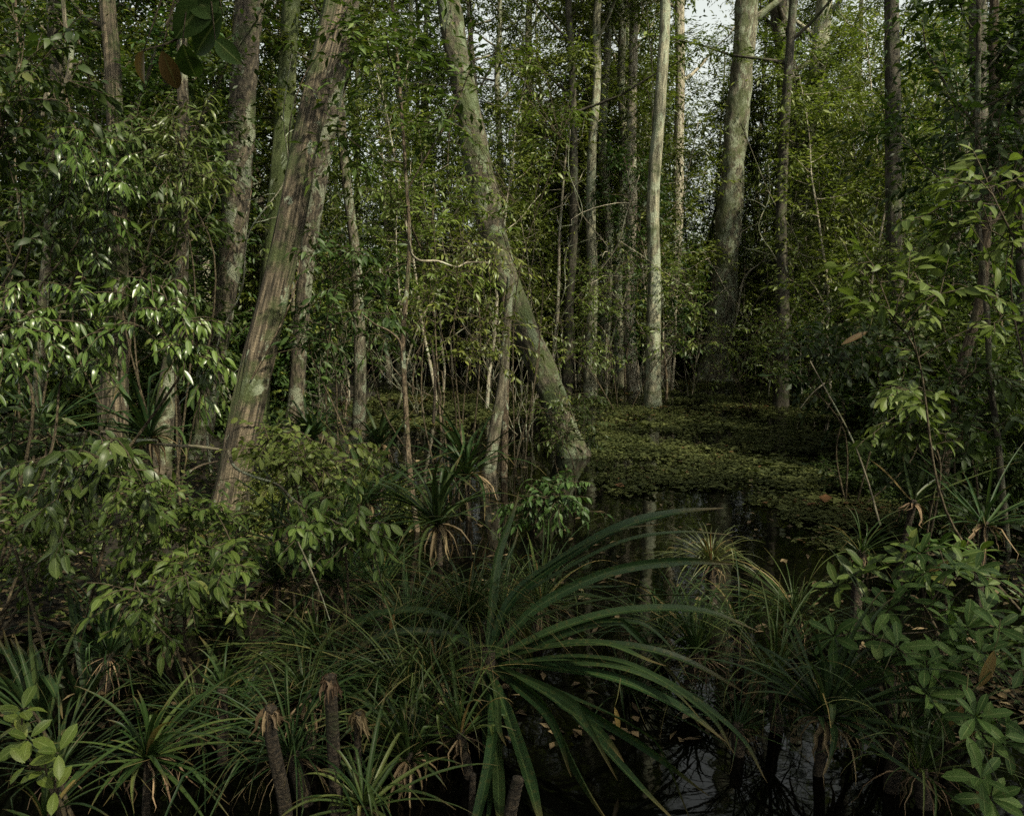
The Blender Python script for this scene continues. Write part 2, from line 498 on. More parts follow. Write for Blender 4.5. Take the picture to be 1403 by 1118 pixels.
def twig_leaves(mb, O, T, ln, K, L, W, droop=0.25, seg=0, r=None, jitter=0.4, **kw):
    """K leaves alternating along every twig (origin O, direction T, length ln)."""
    r = r or rng
    n = len(O)
    if n == 0: return
    T = unit(T)
    side = unit(np.cross(T, np.array([0, 0, 1.0])) + 1e-4)
    tw = r.random(n)
    for k in range(K):
        u = (k + 0.6) / K
        pos = O + T * (ln * u)[:, None] - np.array([0, 0, 1.0]) * (0.25 * droop * ln * u * u)[:, None]
        sg = 1 if k % 2 else -1
        ang = 0.75 if k < K - 1 else 0.1
        D = T * 0.6 + side * sg * ang + r.normal(size=(n, 3)) * jitter * 0.5 - np.array([0, 0, 1.0]) * droop
        N = np.array([0, 0, 1.0]) + r.normal(size=(n, 3)) * jitter
        sc = r.uniform(0.42, 1.2, n)
        kw2 = dict(kw)
        if seg:
            kw2['bend'] = kw.get('bend', 0.15) * r.uniform(-0.2, 2.2, n)
        leaves(mb, pos, D, N, L * sc, W * sc * r.uniform(0.75, 1.2, n), seg=seg, rnd=np.clip(0.55 * tw + 0.45 * r.random(n), 0, 1), **kw2)


def limb_path(p0, d, ln, r, up=0.15, n=6):
    t = np.linspace(0, 1, n)[:, None]
    wob = np.cumsum(r.normal(size=(n, 3)) * 0.05 * ln, 0) * t
    return p0 + d * ln * t + np.array([0, 0, 1.0]) * up * ln * t * t + wob


def crown_on(path, rad, crown_from, n_limbs, limb_len, tw_per, K, L, W, r, mbs_limb, mbc, droop=0.25, up=0.2, elev=(0.0, 0.9), sides=5, twl=(0.3, 0.8), seg=0):
    """Limbs off a trunk path and leafy twigs on them. mbs_limb: callable giving the MB a limb goes into."""
    m = len(path)
    for i in range(n_limbs):
        t = crown_from + (1 - crown_from) * ((i + r.random()) / n_limbs)
        j = t * (m - 1); j0 = min(int(j), m - 2)
        p0 = path[j0] + (path[j0 + 1] - path[j0]) * (j - j0)
        az = i * 2.4 + r.uniform(-0.6, 0.6)
        el = r.uniform(*elev)
        d = np.array([math.cos(az) * math.cos(el), math.sin(az) * math.cos(el), math.sin(el)])
        ln = limb_len * (1 - 0.45 * (t - crown_from) / (1 - crown_from + 1e-6)) * r.uniform(0.6, 1.15)
        lp = limb_path(p0, d, ln, r, up)
        r0 = max(rad[j0] * 0.45, 0.008)
        tube(mbs_limb(i), lp, np.linspace(r0, 0.006, len(lp)), sides)
        q = r.uniform(0.25, 1.0, tw_per) ** 0.8 * (len(lp) - 1)
        q0 = np.minimum(q.astype(int), len(lp) - 2)
        O = lp[q0] + (lp[q0 + 1] - lp[q0]) * (q - q0)[:, None]
        T = unit(d * 0.5 + rand_dirs(tw_per, r) + np.array([0, 0, 0.15]))
        twig_leaves(mbc, O, T, r.uniform(*twl, tw_per), K, L, W, droop, seg, r)


def copy_thing(root, loc, rz, sc):
    c = root.copy(); COL.objects.link(c)
    c.location = loc; c.rotation_euler = (0, 0, rz); c.scale = (sc, sc, sc)
    for ch in root.children:
        k = ch.copy(); COL.objects.link(k); k.parent = c
    return c


# -------- landmark trunks (photo waypoints with their own distances)
def hero(name, label, pts, D, widths, top, barkm, leafm, disp, crown_z, limbs=5, limb_len=2.6, sides=28, lean=0.5, crown=True, flare=1.35, leaf=(0.13, 0.05), tw=26, seed=0):
    """pts: photo points from the top of the frame down to the foot; D: distances (top..foot)."""
    r = np.random.default_rng(100 + seed)
    Ds = np.interp(np.linspace(0, 1, len(pts)), np.linspace(0, 1, len(D)), D)
    Ds = Ds * 1.12
    P = [at(px, py, d) for (px, py), d in zip(pts, Ds)]
    wid = [w * 0.8 * d / F / 2 for w, d in zip(np.interp(np.linspace(0, 1, len(pts)), np.linspace(0, 1, len(widths)), widths), Ds)]
    P, wid = P[::-1], wid[::-1]                       # foot first
    foot = P[0].copy(); g = gz(foot) - 0.25
    if foot[2] > g + 0.02:                             # carry the trunk down into the mud
        dirn = unit(P[0] - P[1]); dirn[2] = min(dirn[2], -0.5)
        step = (foot[2] - g) / -dirn[2]
        P.insert(0, foot + dirn * step); wid.insert(0, wid[0] * flare)
    d = unit(P[-1] - P[-2]); p = P[-1].copy(); w = wid[-1]
    while p[2] < top:                                 # carry it up out of the frame
        d = unit(d * 1.0 + np.array([0, 0, 0.18]) + r.normal(size=3) * 0.05)
        p = p + d * 0.9; w *= 0.955
        P.append(p.copy()); wid.append(w)
    L = len(P)
    n = int(18 * L)
    path = curve(P, n); rad = np.interp(np.linspace(0, L - 1, n), np.arange(L), wid)
    if max(wid) > 0.09:
        hz_ = path[:, 2] - max(0.0, float(ground_z(path[0, 0], path[0, 1])))
        rad = rad * (1 + 0.55 * np.exp(-np.maximum(hz_, 0) / 0.35))
    base = path[0].copy()
    root = empty(name, base, label, 'tree')
    mb = MB(); tube(mb, path, rad, sides, barkdisp(disp, seed)); mb.build('trunk', barkm, root, base)
    if crown:
        lm = [MB() for _ in range(limbs)]
        cm = MB()
        cf = float(np.interp(crown_z, path[:, 2], np.linspace(0, 1, n)))
        crown_on(path, rad, cf, limbs, limb_len, tw, 10, leaf[0], leaf[1], r, lambda i: lm[i], cm, up=0.35, elev=(0.1, 0.9), sides=8)
        for l in lm: l.build('limb', barkm, root, base)
        cm.build('crown', leafm, root, base)
    return root, path


HERO = {}
HERO['ribbed'] = hero('swamp_tree', 'big ribbed red-brown trunk with mossy side leaning left into the glossy bushes',
    [(472, -60), (455, 30), (432, 130), (412, 230), (390, 340), (364, 450), (340, 560), (322, 650), (308, 725)], [8.2, 7.2], [36, 40, 46, 54, 44], 13, M['bark_ribbed'], M['leaf_deep'], 'rib', 6.5, 6, 3.0, 56, seed=1)
HERO['mottled'] = hero('swamp_tree', 'dark mottled trunk standing just left of the big ribbed trunk',
    [(345, -50), (338, 60), (330, 170), (324, 260), (318, 340), (305, 430), (288, 530), (276, 610)], [10.5, 10.2], [42, 44, 44, 34, 26], 12, M['bark_mottled'], M['leaf_deep'], 'lumpy', 7, 6, 2.8, 40, seed=2)
HERO['leaning'] = hero('swamp_tree', 'leaning lichen-patched trunk that slants from top left down to the pool',
    [(604, -60), (622, 50), (640, 145), (660, 250), (682, 345), (706, 420), (738, 495), (764, 560), (790, 640)], [11.8, 11.0], [34, 40, 45, 46, 44, 40], 11, M['bark_lichen'], M['leaf_olive'], 'lumpy', 7, 6, 2.8, 40, seed=3)
HERO['pale'] = hero('swamp_tree', 'broad pale grey trunk rising from the back edge of the pool',
    [(1027, -60), (1020, 60), (1010, 160), (1002, 260), (995, 350), (988, 440), (980, 515)], [22.5, 22.5], [34, 36, 38, 42, 44, 52], 14, M['bark_blotch'], M['leaf_olive'], 'lumpy', 9.5, 5, 2.4, 36, seed=4, tw=16)
HERO['forked'] = hero('swamp_tree', 'brown trunk with dark bend right of the broad pale trunk',
    [(1062, -60), (1072, 40), (1082, 130), (1084, 220), (1076, 310), (1068, 400), (1064, 505)], [23.5, 23.5], [30, 32, 32, 30, 34], 13, M['bark_mottled'], M['leaf_olive'], 'lumpy', 9, 4, 2.2, 28, seed=5, tw=16)
HERO['grey_leaner'] = hero('swamp_tree', 'grey-brown trunk leaning right across the bent brown trunk',
    [(1136, -60), (1124, 60), (1110, 170), (1098, 280), (1096, 370), (1100, 505)], [24, 24], [24, 26, 30, 32, 34], 13, M['bark_pale'], M['leaf_olive'], 'plain', 9, 4, 2.2, 28, seed=6, tw=16)
HERO['black'] = hero('swamp_tree', 'blackish straight trunk against the bright sky gaps',
    [(1222, -60), (1222, 60), (1224, 180), (1224, 300), (1228, 420), (1232, 540)], [14, 14], [22, 24, 26, 28], 13, M['bark_dark'], M['leaf_deep'], 'plain', 7, 4, 2.0, 24, seed=7)
HERO['vine'] = hero('swamp_tree', 'dark trunk second from the black trunk, behind the lit broad leaves',
    [(1340, -60), (1340, 60), (1342, 180), (1344, 300), (1350, 430), (1352, 600)], [11, 11], [24, 26, 28, 30], 12, M['bark_dark'], M['leaf_deep'], 'plain', 5.5, 7, 2.4, 24, seed=8)
HERO['edge'] = hero('swamp_tree', 'dark trunk cut by the picture edge beyond the lit broad leaves',
    [(1403, -60), (1401, 80), (1400, 220), (1402, 420), (1404, 600)], [9.5, 9.5], [20, 20, 22, 24], 12, M['bark_dark'], M['leaf_deep'], 'plain', 6, 5, 2.4, 24, seed=9)
HERO['twisted'] = hero('swamp_tree', 'twisted grey trunk with a kinked waist at the far left',
    [(78, -60), (74, 30), (78, 90), (76, 150), (70, 220), (68, 320), (58, 430), (50, 600)], [9.5, 9.5], [26, 20, 18, 22, 16, 16], 12, M['bark_grey'], M['leaf_deep'], 'lumpy', 5.5, 6, 2.4, 24, seed=10)
HERO['short_left'] = hero('swamp_tree', 'brown understory trunk between drooping leaves and mottled trunk',
    [(252, 290), (248, 380), (238, 470), (228, 540), (222, 610)], [8.6, 8.4], [18, 24, 27, 30], 8, M['bark_mottled'], M['leaf_deep'], 'lumpy', 3.4, 6, 1.9, 24, seed=11)
HERO['red_stump'] = hero('swamp_tree', 'reddish thick trunk partly hidden behind the drooping leaves',
    [(162, 300), (160, 400), (158, 480), (157, 540), (155, 600)], [8.8, 8.6], [28, 38, 42, 44], 9, M['bark_ribbed'], M['leaf_deep'], 'plain', 4, 6, 2.0, 24, seed=12)
HERO['behind_ribbed'] = hero('swamp_tree', 'dark slender trunk close behind the right side of the big ribbed trunk',
    [(492, -60), (470, 60), (448, 180), (432, 280), (418, 380), (405, 560)], [11.5, 11.5], [30, 30, 26, 26], 12, M['bark_mottled'], M['leaf_deep'], 'plain', 7, 5, 2.4, 24, seed=13)
HERO['mossy'] = hero('swamp_tree', 'green mossy trunk between mottled trunk and big ribbed trunk',
    [(402, -60), (396, 60), (386, 200), (374, 330), (350, 600)], [12, 12], [26, 28, 30, 32], 12, bark_mat('bark_mossy', (0.02, 0.024, 0.01), (0.055, 0.065, 0.026), (0.11, 0.12, 0.055), 0.2, 0.9, 0.1, 14.0), M['leaf_deep'], 'rib', 7, 5, 2.2, 32, seed=14)
HERO['twin_a'] = hero('swamp_tree', 'slim bare bark-flecked trunk standing in water below the leaning trunk',
    [(700, 380), (694, 450), (688, 530), (678, 590), (665, 690)], [9, 8.8], [13, 17, 19, 20], 0, M['bark_grey'], M['leaf_olive'], 'plain', 4.8, crown=False, sides=20, seed=15)
HERO['twin_b'] = hero('swamp_tree', 'thin brown trunk touching the slim flecked trunk by the leaning trunk',
    [(690, 400), (694, 480), (692, 560), (690, 680)], [9.6, 9.6], [7, 10, 12, 12], 0, M['bark_stem'], M['leaf_olive'], 'plain', 4.6, crown=False, sides=16, seed=16)
HERO['broken'] = hero('swamp_tree', 'pale grey bare trunk with a rounded broken top left of broad pale trunk',
    [(903, 136), (897, 160), (889, 240), (884, 330), (880, 430), (872, 510)], [25, 25], [12, 17, 17, 18], 0, M['bark_white'], M['leaf_olive'], 'plain', 9, crown=False, sides=20, seed=17)
HERO['flecked'] = hero('swamp_tree', 'straight pale trunk between the broken-topped trunk and broad pale trunk',
    [(930, -60), (932, 100), (930, 200), (928, 320), (918, 440), (908, 515)], [22.5, 22.5], [15, 16, 18, 22], 14, M['bark_white'], M['leaf_olive'], 'plain', 8, 5, 2.4, 20, seed=18)
HERO['slim_855'] = hero('swamp_tree', 'brown-grey forked-branch trunk to the left of the broken-topped trunk',
    [(850, -60), (858, 60), (862, 150), (858, 240), (852, 330), (836, 480), (832, 520)], [24, 24], [15, 16, 18, 18], 14, M['bark_pale'], M['leaf_olive'], 'plain', 7.5, 6, 2.4, 20, seed=19)
HERO['sapling'] = hero('swamp_sapling', 'thin speckled sapling stem with side branch growing through the pandan straps',
    [(556, 240), (561, 330), (557, 400), (552, 470), (556, 560), (562, 650), (577, 770)], [7.4, 7.2], [6, 7, 8, 9, 10], 5, M['bark_stem'], M['leaf_mid'], 'plain', 3.3, 6, 1.2, 14, seed=20, flare=1.1)
HERO['right_lean'] = hero('swamp_sapling', 'brown leaning stem under the lit broad leaves',
    [(1352, 300), (1345, 400), (1330, 460), (1312, 530), (1296, 620)], [7.2, 7.2], [15, 17, 18, 20], 5, M['bark_stem'], M['leaf_mid'], 'plain', 3.0, 6, 1.4, 16, seed=21, flare=1.1)
HERO['right_thin'] = hero('swamp_sapling', 'thin grey stem standing in the dark corner right of the leaning stem',
    [(1352, 430), (1356, 520), (1366, 590), (1374, 680)], [6.6, 6.6], [9, 10, 11], 4.4, M['bark_grey'], M['leaf_deep'], 'plain', 2.8, 5, 1.2, 14, seed=22, flare=1.1)

# lianas on the left trunk
def vine(label, pts, D, w, barkm, name='liana', cat='vine'):
    P = [at(px, py, d) for (px, py), d in zip(pts, np.interp(np.linspace(0, 1, len(pts)), np.linspace(0, 1, len(D)), D))]
    path = curve(P, 12 * len(P)); mb = MB()
    rad = np.interp(np.linspace(0, 1, len(path)), np.linspace(0, 1, len(w)), [x * 0.7 * D[0] / F / 2 for x in w])
    tube(mb, path, rad, 10, barkdisp('lumpy', len(pts)))
    o = mb.build(name, barkm, None, path[0]); tag(o, label, cat)
    return o
vine('smooth tan liana coiling down beside the twisted grey trunk', [(84, -40), (90, 40), (98, 60), (95, 95), (88, 120), (76, 140), (64, 130), (58, 160)], [9.2, 9.1], [7, 9, 9, 6], M['bark_grey'])
vine('thin pale liana hanging below the kink of the twisted trunk', [(90, 130), (97, 160), (104, 185), (100, 230), (98, 300)], [9.1, 9.1], [5, 4, 3], M['bark_stem'])
vine('looping brown liana in front of the dark background left of the twisted trunk', [(20, -20), (24, 60), (30, 150), (20, 200), (26, 300)], [9.4, 9.4], [4, 3, 3], M['bark_stem'])
vine('pale curved branch hooking right off the speckled sapling', [(560, 330), (564, 348), (576, 357), (600, 358), (625, 366), (640, 360), (668, 360)], [7.4, 8.2], [5, 4, 3], M['bark_white'], 'bare_branch', 'branch')
vine('bare forked twig on the left of the speckled sapling', [(551, 500), (548, 470), (535, 455), (515, 445), (495, 430)], [7.2, 7.0], [5, 4, 2], M['bark_stem'], 'bare_branch', 'branch')
vine('rust-brown bare stick standing among dark pandan straps', [(594, 580), (596, 530), (594, 490), (592, 480)], [7.6, 7.6], [6, 5, 4], M['bark_palm'], 'dead_stick', 'stick')
vine('white peeling slanted branch low on the broad pale trunk', [(1000, 470), (1010, 430), (1016, 392), (1024, 375), (1040, 362), (1058, 345)], [24.4, 24.2], [5, 4, 2], M['bark_white'], 'bare_branch', 'branch')
vine('long pale slanting twig in front of the floating leaf carpet', [(1110, 495), (1132, 535), (1162, 590), (1186, 650), (1206, 720)], [6.6, 5.8], [2, 3, 4], M['bark_grey'], 'dead_stick', 'stick')
vine('side twig crossing off the long pale slanting twig', [(1130, 525), (1112, 540), (1096, 560)], [6.6, 6.7], [3, 1.5], M['bark_white'], 'dead_stick', 'stick')
vine('curved tan fallen branch lying on the bushes under the reddish trunk', [(92, 596), (120, 594), (145, 592), (162, 603), (180, 604), (215, 604)], [5.6, 5.6], [6, 10, 12, 6], M['bark_grey'], 'fallen_branch', 'branch')
vine('short grey fallen branch sloping down below the curved tan branch', [(98, 628), (118, 618), (140, 606)], [5.4, 5.5], [8, 7, 4], M['bark_grey'], 'fallen_branch', 'branch')
vine('straight tan fallen branch running right towards the ribbed trunk', [(200, 606), (235, 610), (270, 612), (300, 616)], [5.4, 5.6], [4, 7, 6], M['bark_grey'], 'fallen_branch', 'branch')
vine('forked brown fallen branch bending up behind the pale big leaves', [(205, 672), (240, 660), (270, 640), (298, 632)], [4.9, 5.2], [7, 6, 3], M['bark_stem'], 'fallen_branch', 'branch')
vine('grey crooked branch sticking out at the foot of the ribbed trunk', [(312, 618), (322, 640), (345, 652), (380, 664), (410, 690), (470, 720)], [5.2, 4.8], [6, 5, 3], M['bark_grey'], 'fallen_branch', 'branch')
vine('thin bleached twig hanging over the grass left of the centre tuft', [(408, 742), (424, 776), (440, 815), (452, 850)], [4.0, 3.9], [3, 3, 2], M['bark_grey'], 'dead_stick', 'stick')
vine('horizontal grey bough entering the left side above the drooping leaves', [(-60, 424), (20, 428), (90, 428), (150, 420)], [5.2, 5.4], [11, 8, 5], M['bark_grey'], 'bare_branch', 'branch')

def creeper(label, path, t0, t1, turns, rad, n, L, W, mat, seed):
    r = np.random.default_rng(7000 + seed); m = len(path)
    u = np.linspace(t0, t1, 60)
    c = np.stack([np.interp(u * (m - 1), np.arange(m), path[:, k]) for k in range(3)], -1)
    a = np.linspace(0, turns * 6.28, 60) + r.uniform(0, 6.28)
    off = np.stack([np.cos(a), np.sin(a), 0 * a], -1) * rad
    vp = c + off
    root = empty('creeper', vp[0], label, 'creeper')
    sm, lm = MB(), MB()
    tube(sm, vp, np.linspace(0.009, 0.004, 60), 5); sm.build('stem', M['bark_stem'], root, vp[0])
    q = r.integers(0, 60, n); ang = r.uniform(0, 6.28, n)
    out = np.stack([np.cos(ang), np.sin(ang), 0 * ang], -1)
    O = c[q] + np.where(r.random((n, 1)) < 0.55, off[q], out * rad) + r.normal(size=(n, 3)) * 0.05
    O = O + (O - c[q]) * r.uniform(0, 0.5, (n, 1))
    twig_leaves(lm, O, unit((O - c[q]) + rand_dirs(n, r) * 0.8 * rad), r.uniform(0.08, 0.3, n), 4, L, W, 0.5, 3, r)
    lm.build('foliage', mat, root, vp[0])


creeper('leafy creeper climbing the big ribbed trunk', HERO['ribbed'][1], 0.2, 0.75, 2.2, 0.2, 90, 0.08, 0.034, M['leaf_mid'], 1)
creeper('leafy creeper climbing the leaning lichen trunk', HERO['leaning'][1], 0.1, 0.7, 2.5, 0.2, 110, 0.085, 0.034, M['leaf_olive'], 2)
creeper('leafy creeper climbing the broad pale trunk', HERO['pale'][1], 0.05, 0.6, 2.0, 0.28, 170, 0.10, 0.04, M['leaf_olive'], 3)
creeper('leafy creeper climbing the brown bent trunk', HERO['forked'][1], 0.05, 0.6, 2.0, 0.24, 110, 0.10, 0.04, M['leaf_olive'], 4)
creeper('leafy creeper climbing the dark mottled trunk', HERO['mottled'][1], 0.1, 0.7, 2.0, 0.2, 120, 0.09, 0.036, M['leaf_deep'], 5)
creeper('leafy creeper climbing the grey-brown leaning trunk', HERO['grey_leaner'][1], 0.05, 0.6, 2.0, 0.24, 150, 0.11, 0.045, M['leaf_olive'], 6)
creeper('leafy creeper climbing the blackish trunk', HERO['black'][1], 0.05, 0.6, 2.0, 0.2, 150, 0.1, 0.04, M['leaf_deep'], 7)

# -------- background trees
LAND = [(-60, None), (72, 'twisted trunk'), (322, 'mottled trunk'), (400, 'ribbed trunk'), (668, 'leaning trunk'), (886, 'broken-topped trunk'), (1000, 'broad pale trunk'), (1090, 'grey-brown leaner'), (1224, 'black trunk'), (1345, 'vine-dark trunk')]
ORD = ['first', 'second', 'third', 'fourth', 'fifth', 'sixth', 'seventh', 'eighth', 'ninth', 'tenth', 'eleventh', 'twelfth', 'thirteenth', 'fourteenth', 'fifteenth', 'sixteenth', 'seventeenth', 'eighteenth', 'nineteenth', 'twentieth']
BG = []        # (px, object, look)


def label_background():
    cells = {}
    for px, o, look in BG:
        k = max(i for i, (x, _) in enumerate(LAND) if px >= x or i == 0)
        cells.setdefault((look, k), []).append((px, o))
    for (look, k), L in cells.items():
        L.sort(key=lambda e: e[0])
        for i, (px, o) in enumerate(L):
            nm = LAND[k][1]
            if nm is None:
                o['label'] = f"{look}, {ORD[min(len(L) - 1 - i, 19)]} to the left of the twisted trunk"
            else:
                o['label'] = f"{look}, {ORD[min(i, 19)]} one right of the {nm}"


def tree_variant(name, cat, group, seed, h, r0, cf, limbs, ll, tw, K, L, W, barkm, leafm, lean=0.4, elev=(-0.1, 0.9), up=0.2, twl=(0.3, 0.8), seg=0, stems=1, droop=0.25):
    r = np.random.default_rng(500 + seed)
    root = empty(name, (0, 0, 0), 'x', cat, group)
    tm, cm = MB(), MB()
    for s in range(stems):
        n = 12
        t = np.linspace(0, 1, n)
        a = r.uniform(0, 6.28); lx = lean * r.uniform(0.3, 1) * (1 if stems == 1 else 1.6)
        hh = h * (1 if s == 0 else r.uniform(0.6, 0.95))
        path = np.stack([np.cos(a) * lx * t ** 1.5, np.sin(a) * lx * t ** 1.5, -0.5 + (hh + 0.5) * t], -1)
        path[1:, :2] += np.cumsum(r.normal(size=(n - 1, 2)), 0) * 0.045 * (h / 8)
        pth = curve(path, 40); rad = r0 * (1 - 0.8 * np.linspace(0, 1, 40)) * (1 + 0.5 * np.exp(-np.linspace(0, 1, 40) * 25))
        tube(tm, pth, rad, 10, barkdisp('plain', seed + s))
        crown_on(pth, rad, cf, limbs, ll, tw, K, L, W, r, lambda i: tm, cm, elev=elev, up=up, twl=twl, seg=seg, droop=droop)
    tm.build('trunk' if cat == 'tree' else 'stem', barkm, root)
    cm.build('crown' if cat == 'tree' else 'foliage', leafm, root)
    return root


V = {}
GT, GS, GB = 'slim trees filling the forest behind the pool', 'thin saplings between the trees', 'leafy bushes under the trees'
V['tree'] = [tree_variant('forest_tree', 'tree', GT, i, h, r0, cf, 26, ll, 26, 11, 0.135, 0.05, M[b], M[lf]) for i, (h, r0, cf, ll, b, lf) in enumerate([
    (12, 0.11, 0.30, 2.3, 'bark_pale', 'leaf_olive'), (14, 0.13, 0.40, 2.6, 'bark_pale', 'leaf_olive'), (10, 0.09, 0.22, 2.0, 'bark_dark', 'leaf_deep'),
    (15, 0.14, 0.45, 2.5, 'bark_grey', 'leaf_olive'), (11, 0.10, 0.2, 2.1, 'bark_white', 'leaf_olive')])]
V['sap'] = [tree_variant('forest_sapling', 'sapling', GS, 20 + i, h, r0, cf, 20, ll, 17, 10, 0.125, 0.047, M[b], M[lf], lean=1.5) for i, (h, r0, cf, ll, b, lf) in enumerate([
    (6, 0.035, 0.25, 1.2, 'bark_white', 'leaf_olive'), (7, 0.04, 0.35, 1.3, 'bark_grey', 'leaf_olive'), (5, 0.03, 0.2, 1.1, 'bark_stem', 'leaf_deep'), (8, 0.045, 0.55, 1.2, 'bark_white', 'leaf_olive')])]
V['bush'] = [tree_variant('forest_bush', 'bush', GB, 40 + i, h, 0.02, 0.15, 12, ll, 14, 10, L, L * 0.4, M['bark_stem'], M[lf], lean=0.7, stems=4, elev=(0.0, 1.0), twl=(0.2, 0.5), seg=2) for i, (h, ll, L, lf) in enumerate([
    (2.2, 0.9, 0.12, 'leaf_olive'), (1.6, 0.8, 0.14, 'leaf_deep'), (2.8, 1.0, 0.11, 'leaf_olive'), (1.3, 0.7, 0.15, 'leaf_deep')])]
LOOK = {'tree': ['slim grey-barked tree', 'slim pale-barked tree', 'slim dark-barked tree', 'tall grey-barked tree', 'slim whitish tree'],
        'sap': ['whitish thin sapling', 'grey thin sapling', 'brown thin sapling', 'tall whitish sapling'],
        'bush': ['olive leafy bush', 'dark low bush', 'tall olive bush', 'dark broad-leaved bush']}
V['tall'] = [tree_variant('tall_forest_tree', 'tree', 'tall straight trees behind the pool', 60 + i, h, r0, cf, 22, ll, 34, 11, 0.16, 0.06, M[b], M['leaf_olive'], lean=0.9) for i, (h, r0, cf, ll, b) in enumerate([
    (19, 0.17, 0.5, 3.2, 'bark_pale'), (21, 0.19, 0.5, 3.4, 'bark_white'), (17, 0.15, 0.45, 3.0, 'bark_dark')])]
V['dead'] = [tree_variant('dead_sapling', 'sapling', 'leafless twiggy saplings', 80 + i, h, r0, 0.15, n_, ll, 1, 1, 0.03, 0.01, M[b], M['leaf_dry'], lean=1.2, elev=(0.0, 1.1), up=0.4, stems=st) for i, (h, r0, n_, ll, b, st) in enumerate([
    (3.2, 0.016, 12, 1.0, 'bark_grey', 2), (4.5, 0.024, 9, 1.2, 'bark_stem', 1), (2.4, 0.011, 10, 0.9, 'bark_grey', 3)])]
LOOK['tall'] = ['tall straight grey tree', 'tall straight pale tree', 'tall straight dark tree']
LOOK['dead'] = ['leafless grey twiggy sapling', 'leafless brown sapling', 'leafless low grey twigs']
def vine_variant(seed, h, n, bow, barkm, leafm):
    r = np.random.default_rng(6000 + seed)
    root = empty('hanging_vine', (0, 0, 0), 'x', 'vine', 'thin vines strung through the trees')
    t = np.linspace(0, 1, 9)
    a = r.uniform(0, 6.28)
    P = np.stack([np.cos(a) * bow * t ** 1.3, np.sin(a) * bow * t ** 1.3, -0.4 + h * t], -1)
    P[1:] += np.cumsum(r.normal(size=(8, 3)), 0) * np.array([0.16, 0.16, 0.03])
    path = curve(P, 60); sm, lm = MB(), MB()
    tube(sm, path, np.linspace(0.022, 0.008, 60), 6)
    for k in range(6):
        j = int(r.integers(10, 55)); d = unit(r.normal(size=3) + [0, 0, .2])
        tube(sm, limb_path(path[j], d, r.uniform(0.5, 1.6), r, -0.3, 8), np.linspace(0.009, 0.003, 8), 4)
    q = r.integers(8, 60, n)
    twig_leaves(lm, path[q], rand_dirs(n, r), r.uniform(0.15, 0.45, n), 5, 0.11, 0.045, 0.5, 0, r)
    sm.build('stem', barkm, root); lm.build('foliage', leafm, root)
    return root


V['vine'] = [vine_variant(0, 7, 14, 2.2, M['bark_pale'], M['leaf_olive']), vine_variant(1, 5, 10, 3.0, M['bark_white'], M['leaf_olive']), vine_variant(2, 8, 26, 1.2, M['bark_stem'], M['leaf_deep']), vine_variant(3, 6, 8, -2.8, M['bark_grey'], M['leaf_olive'])]
LOOK['vine'] = ['pale wandering vine', 'whitish slanting vine', 'brown leafy vine', 'grey slanting vine']
USED = {k: [False] * len(v) for k, v in V.items()}


def put(kind, i, x, y, rz, sc):
    z = max(float(ground_z(x, y)), -0.3)
    v = V[kind][i]
    if not USED[kind][i]:
        USED[kind][i] = True; o = v; o.location = (x, y, z); o.rotation_euler = (0, 0, rz); o.scale = (sc,) * 3
    else:
        o = copy_thing(v, (x, y, z), rz, sc)
    BG.append((pix((x, y, z + 1.0))[0], o, LOOK[kind][i]))


def scatter(kind, n, d0, d1, x0, x1, keep, sc=(0.8, 1.2), pick=None):
    r = np.random.default_rng(900 + n + int(d0 * 10))
    k = 0
    for _ in range(n * 20):
        if k >= n: break
        D = d0 + (d1 - d0) * r.random() ** 0.8
        px = x0 + (x1 - x0) * ((k + r.random()) / n)
        if not keep(px, D): 
            if r.random() < 0.1: k += 1
            continue
        x = (px - PW / 2) / F * D * 1.0
        i = int(r.integers(len(V[kind]))) if pick is None else int(r.choice(pick))
        put(kind, i, x, D, r.uniform(0, 6.28), r.uniform(*sc))
        k += 1


def gap(px):          # where the sky shows through in the photograph
    return 690 < px < 1110 or 1140 < px < 1300
pond = lambda px, D: not (770 < px < 1270 and D < 17.5)
def clear(p, D):      # keep the landmark trunks in view
    if 540 < p < 800 and D < 16.5: return False
    if 930 < p < 1130 and D < 24: return False
    if 290 < p < 480 and D < 14: return False
    if 20 < p < 130 and D < 11: return False
    return pond(p, D)
pondback = lambda p, D: not (740 < p < 1150 and D < 30)
scatter('tree', 16, 12.5, 18, -260, 500, clear, pick=(2, 2, 3))
scatter('tree', 12, 24, 30, 1150, 1640, lambda p, D: not 1150 < p < 1300)
scatter('sap', 16, 13, 22, 1130, 1500, clear, (0.9, 1.3))
openbg = lambda p, D: not 560 < p < 1900
scatter('tree', 24, 19.5, 27, -250, 1660, lambda p, D: clear(p, D) and openbg(p, D))
scatter('tall', 2, 17.9, 18.6, 880, 1085, lambda p, D: p < 925 or p > 1050, (1.0, 1.1), (0, 2))
notsky = lambda p, D: not (880 < p < 1070 or 1150 < p < 1290)
scatter('tall', 5, 19, 23, 770, 890, lambda p, D: True, (0.9, 1.0))
scatter('tall', 20, 27, 34, 420, 1400, notsky, (0.85, 1.15))
scatter('tree', 14, 29, 34, 560, 1340, notsky)
scatter('tree', 46, 29, 42, -200, 1600, lambda p, D: notsky(p, D) and not 785 < p < 815)
scatter('tall', 20, 19.5, 30, -200, 1600, lambda p, D: clear(p, D) and openbg(p, D), (0.9, 1.2))
scatter('bush', 6, 26, 28, 1060, 1160, lambda p, D: True, (0.9, 1.4), (0, 2))
scatter('bush', 26, 30, 33, 680, 1220, lambda p, D: True, (0.7, 1.2), (0, 2))
scatter('dead', 24, 13, 26, 400, 1300, lambda p, D: pond(p, D - 2), (0.5, 1.2))
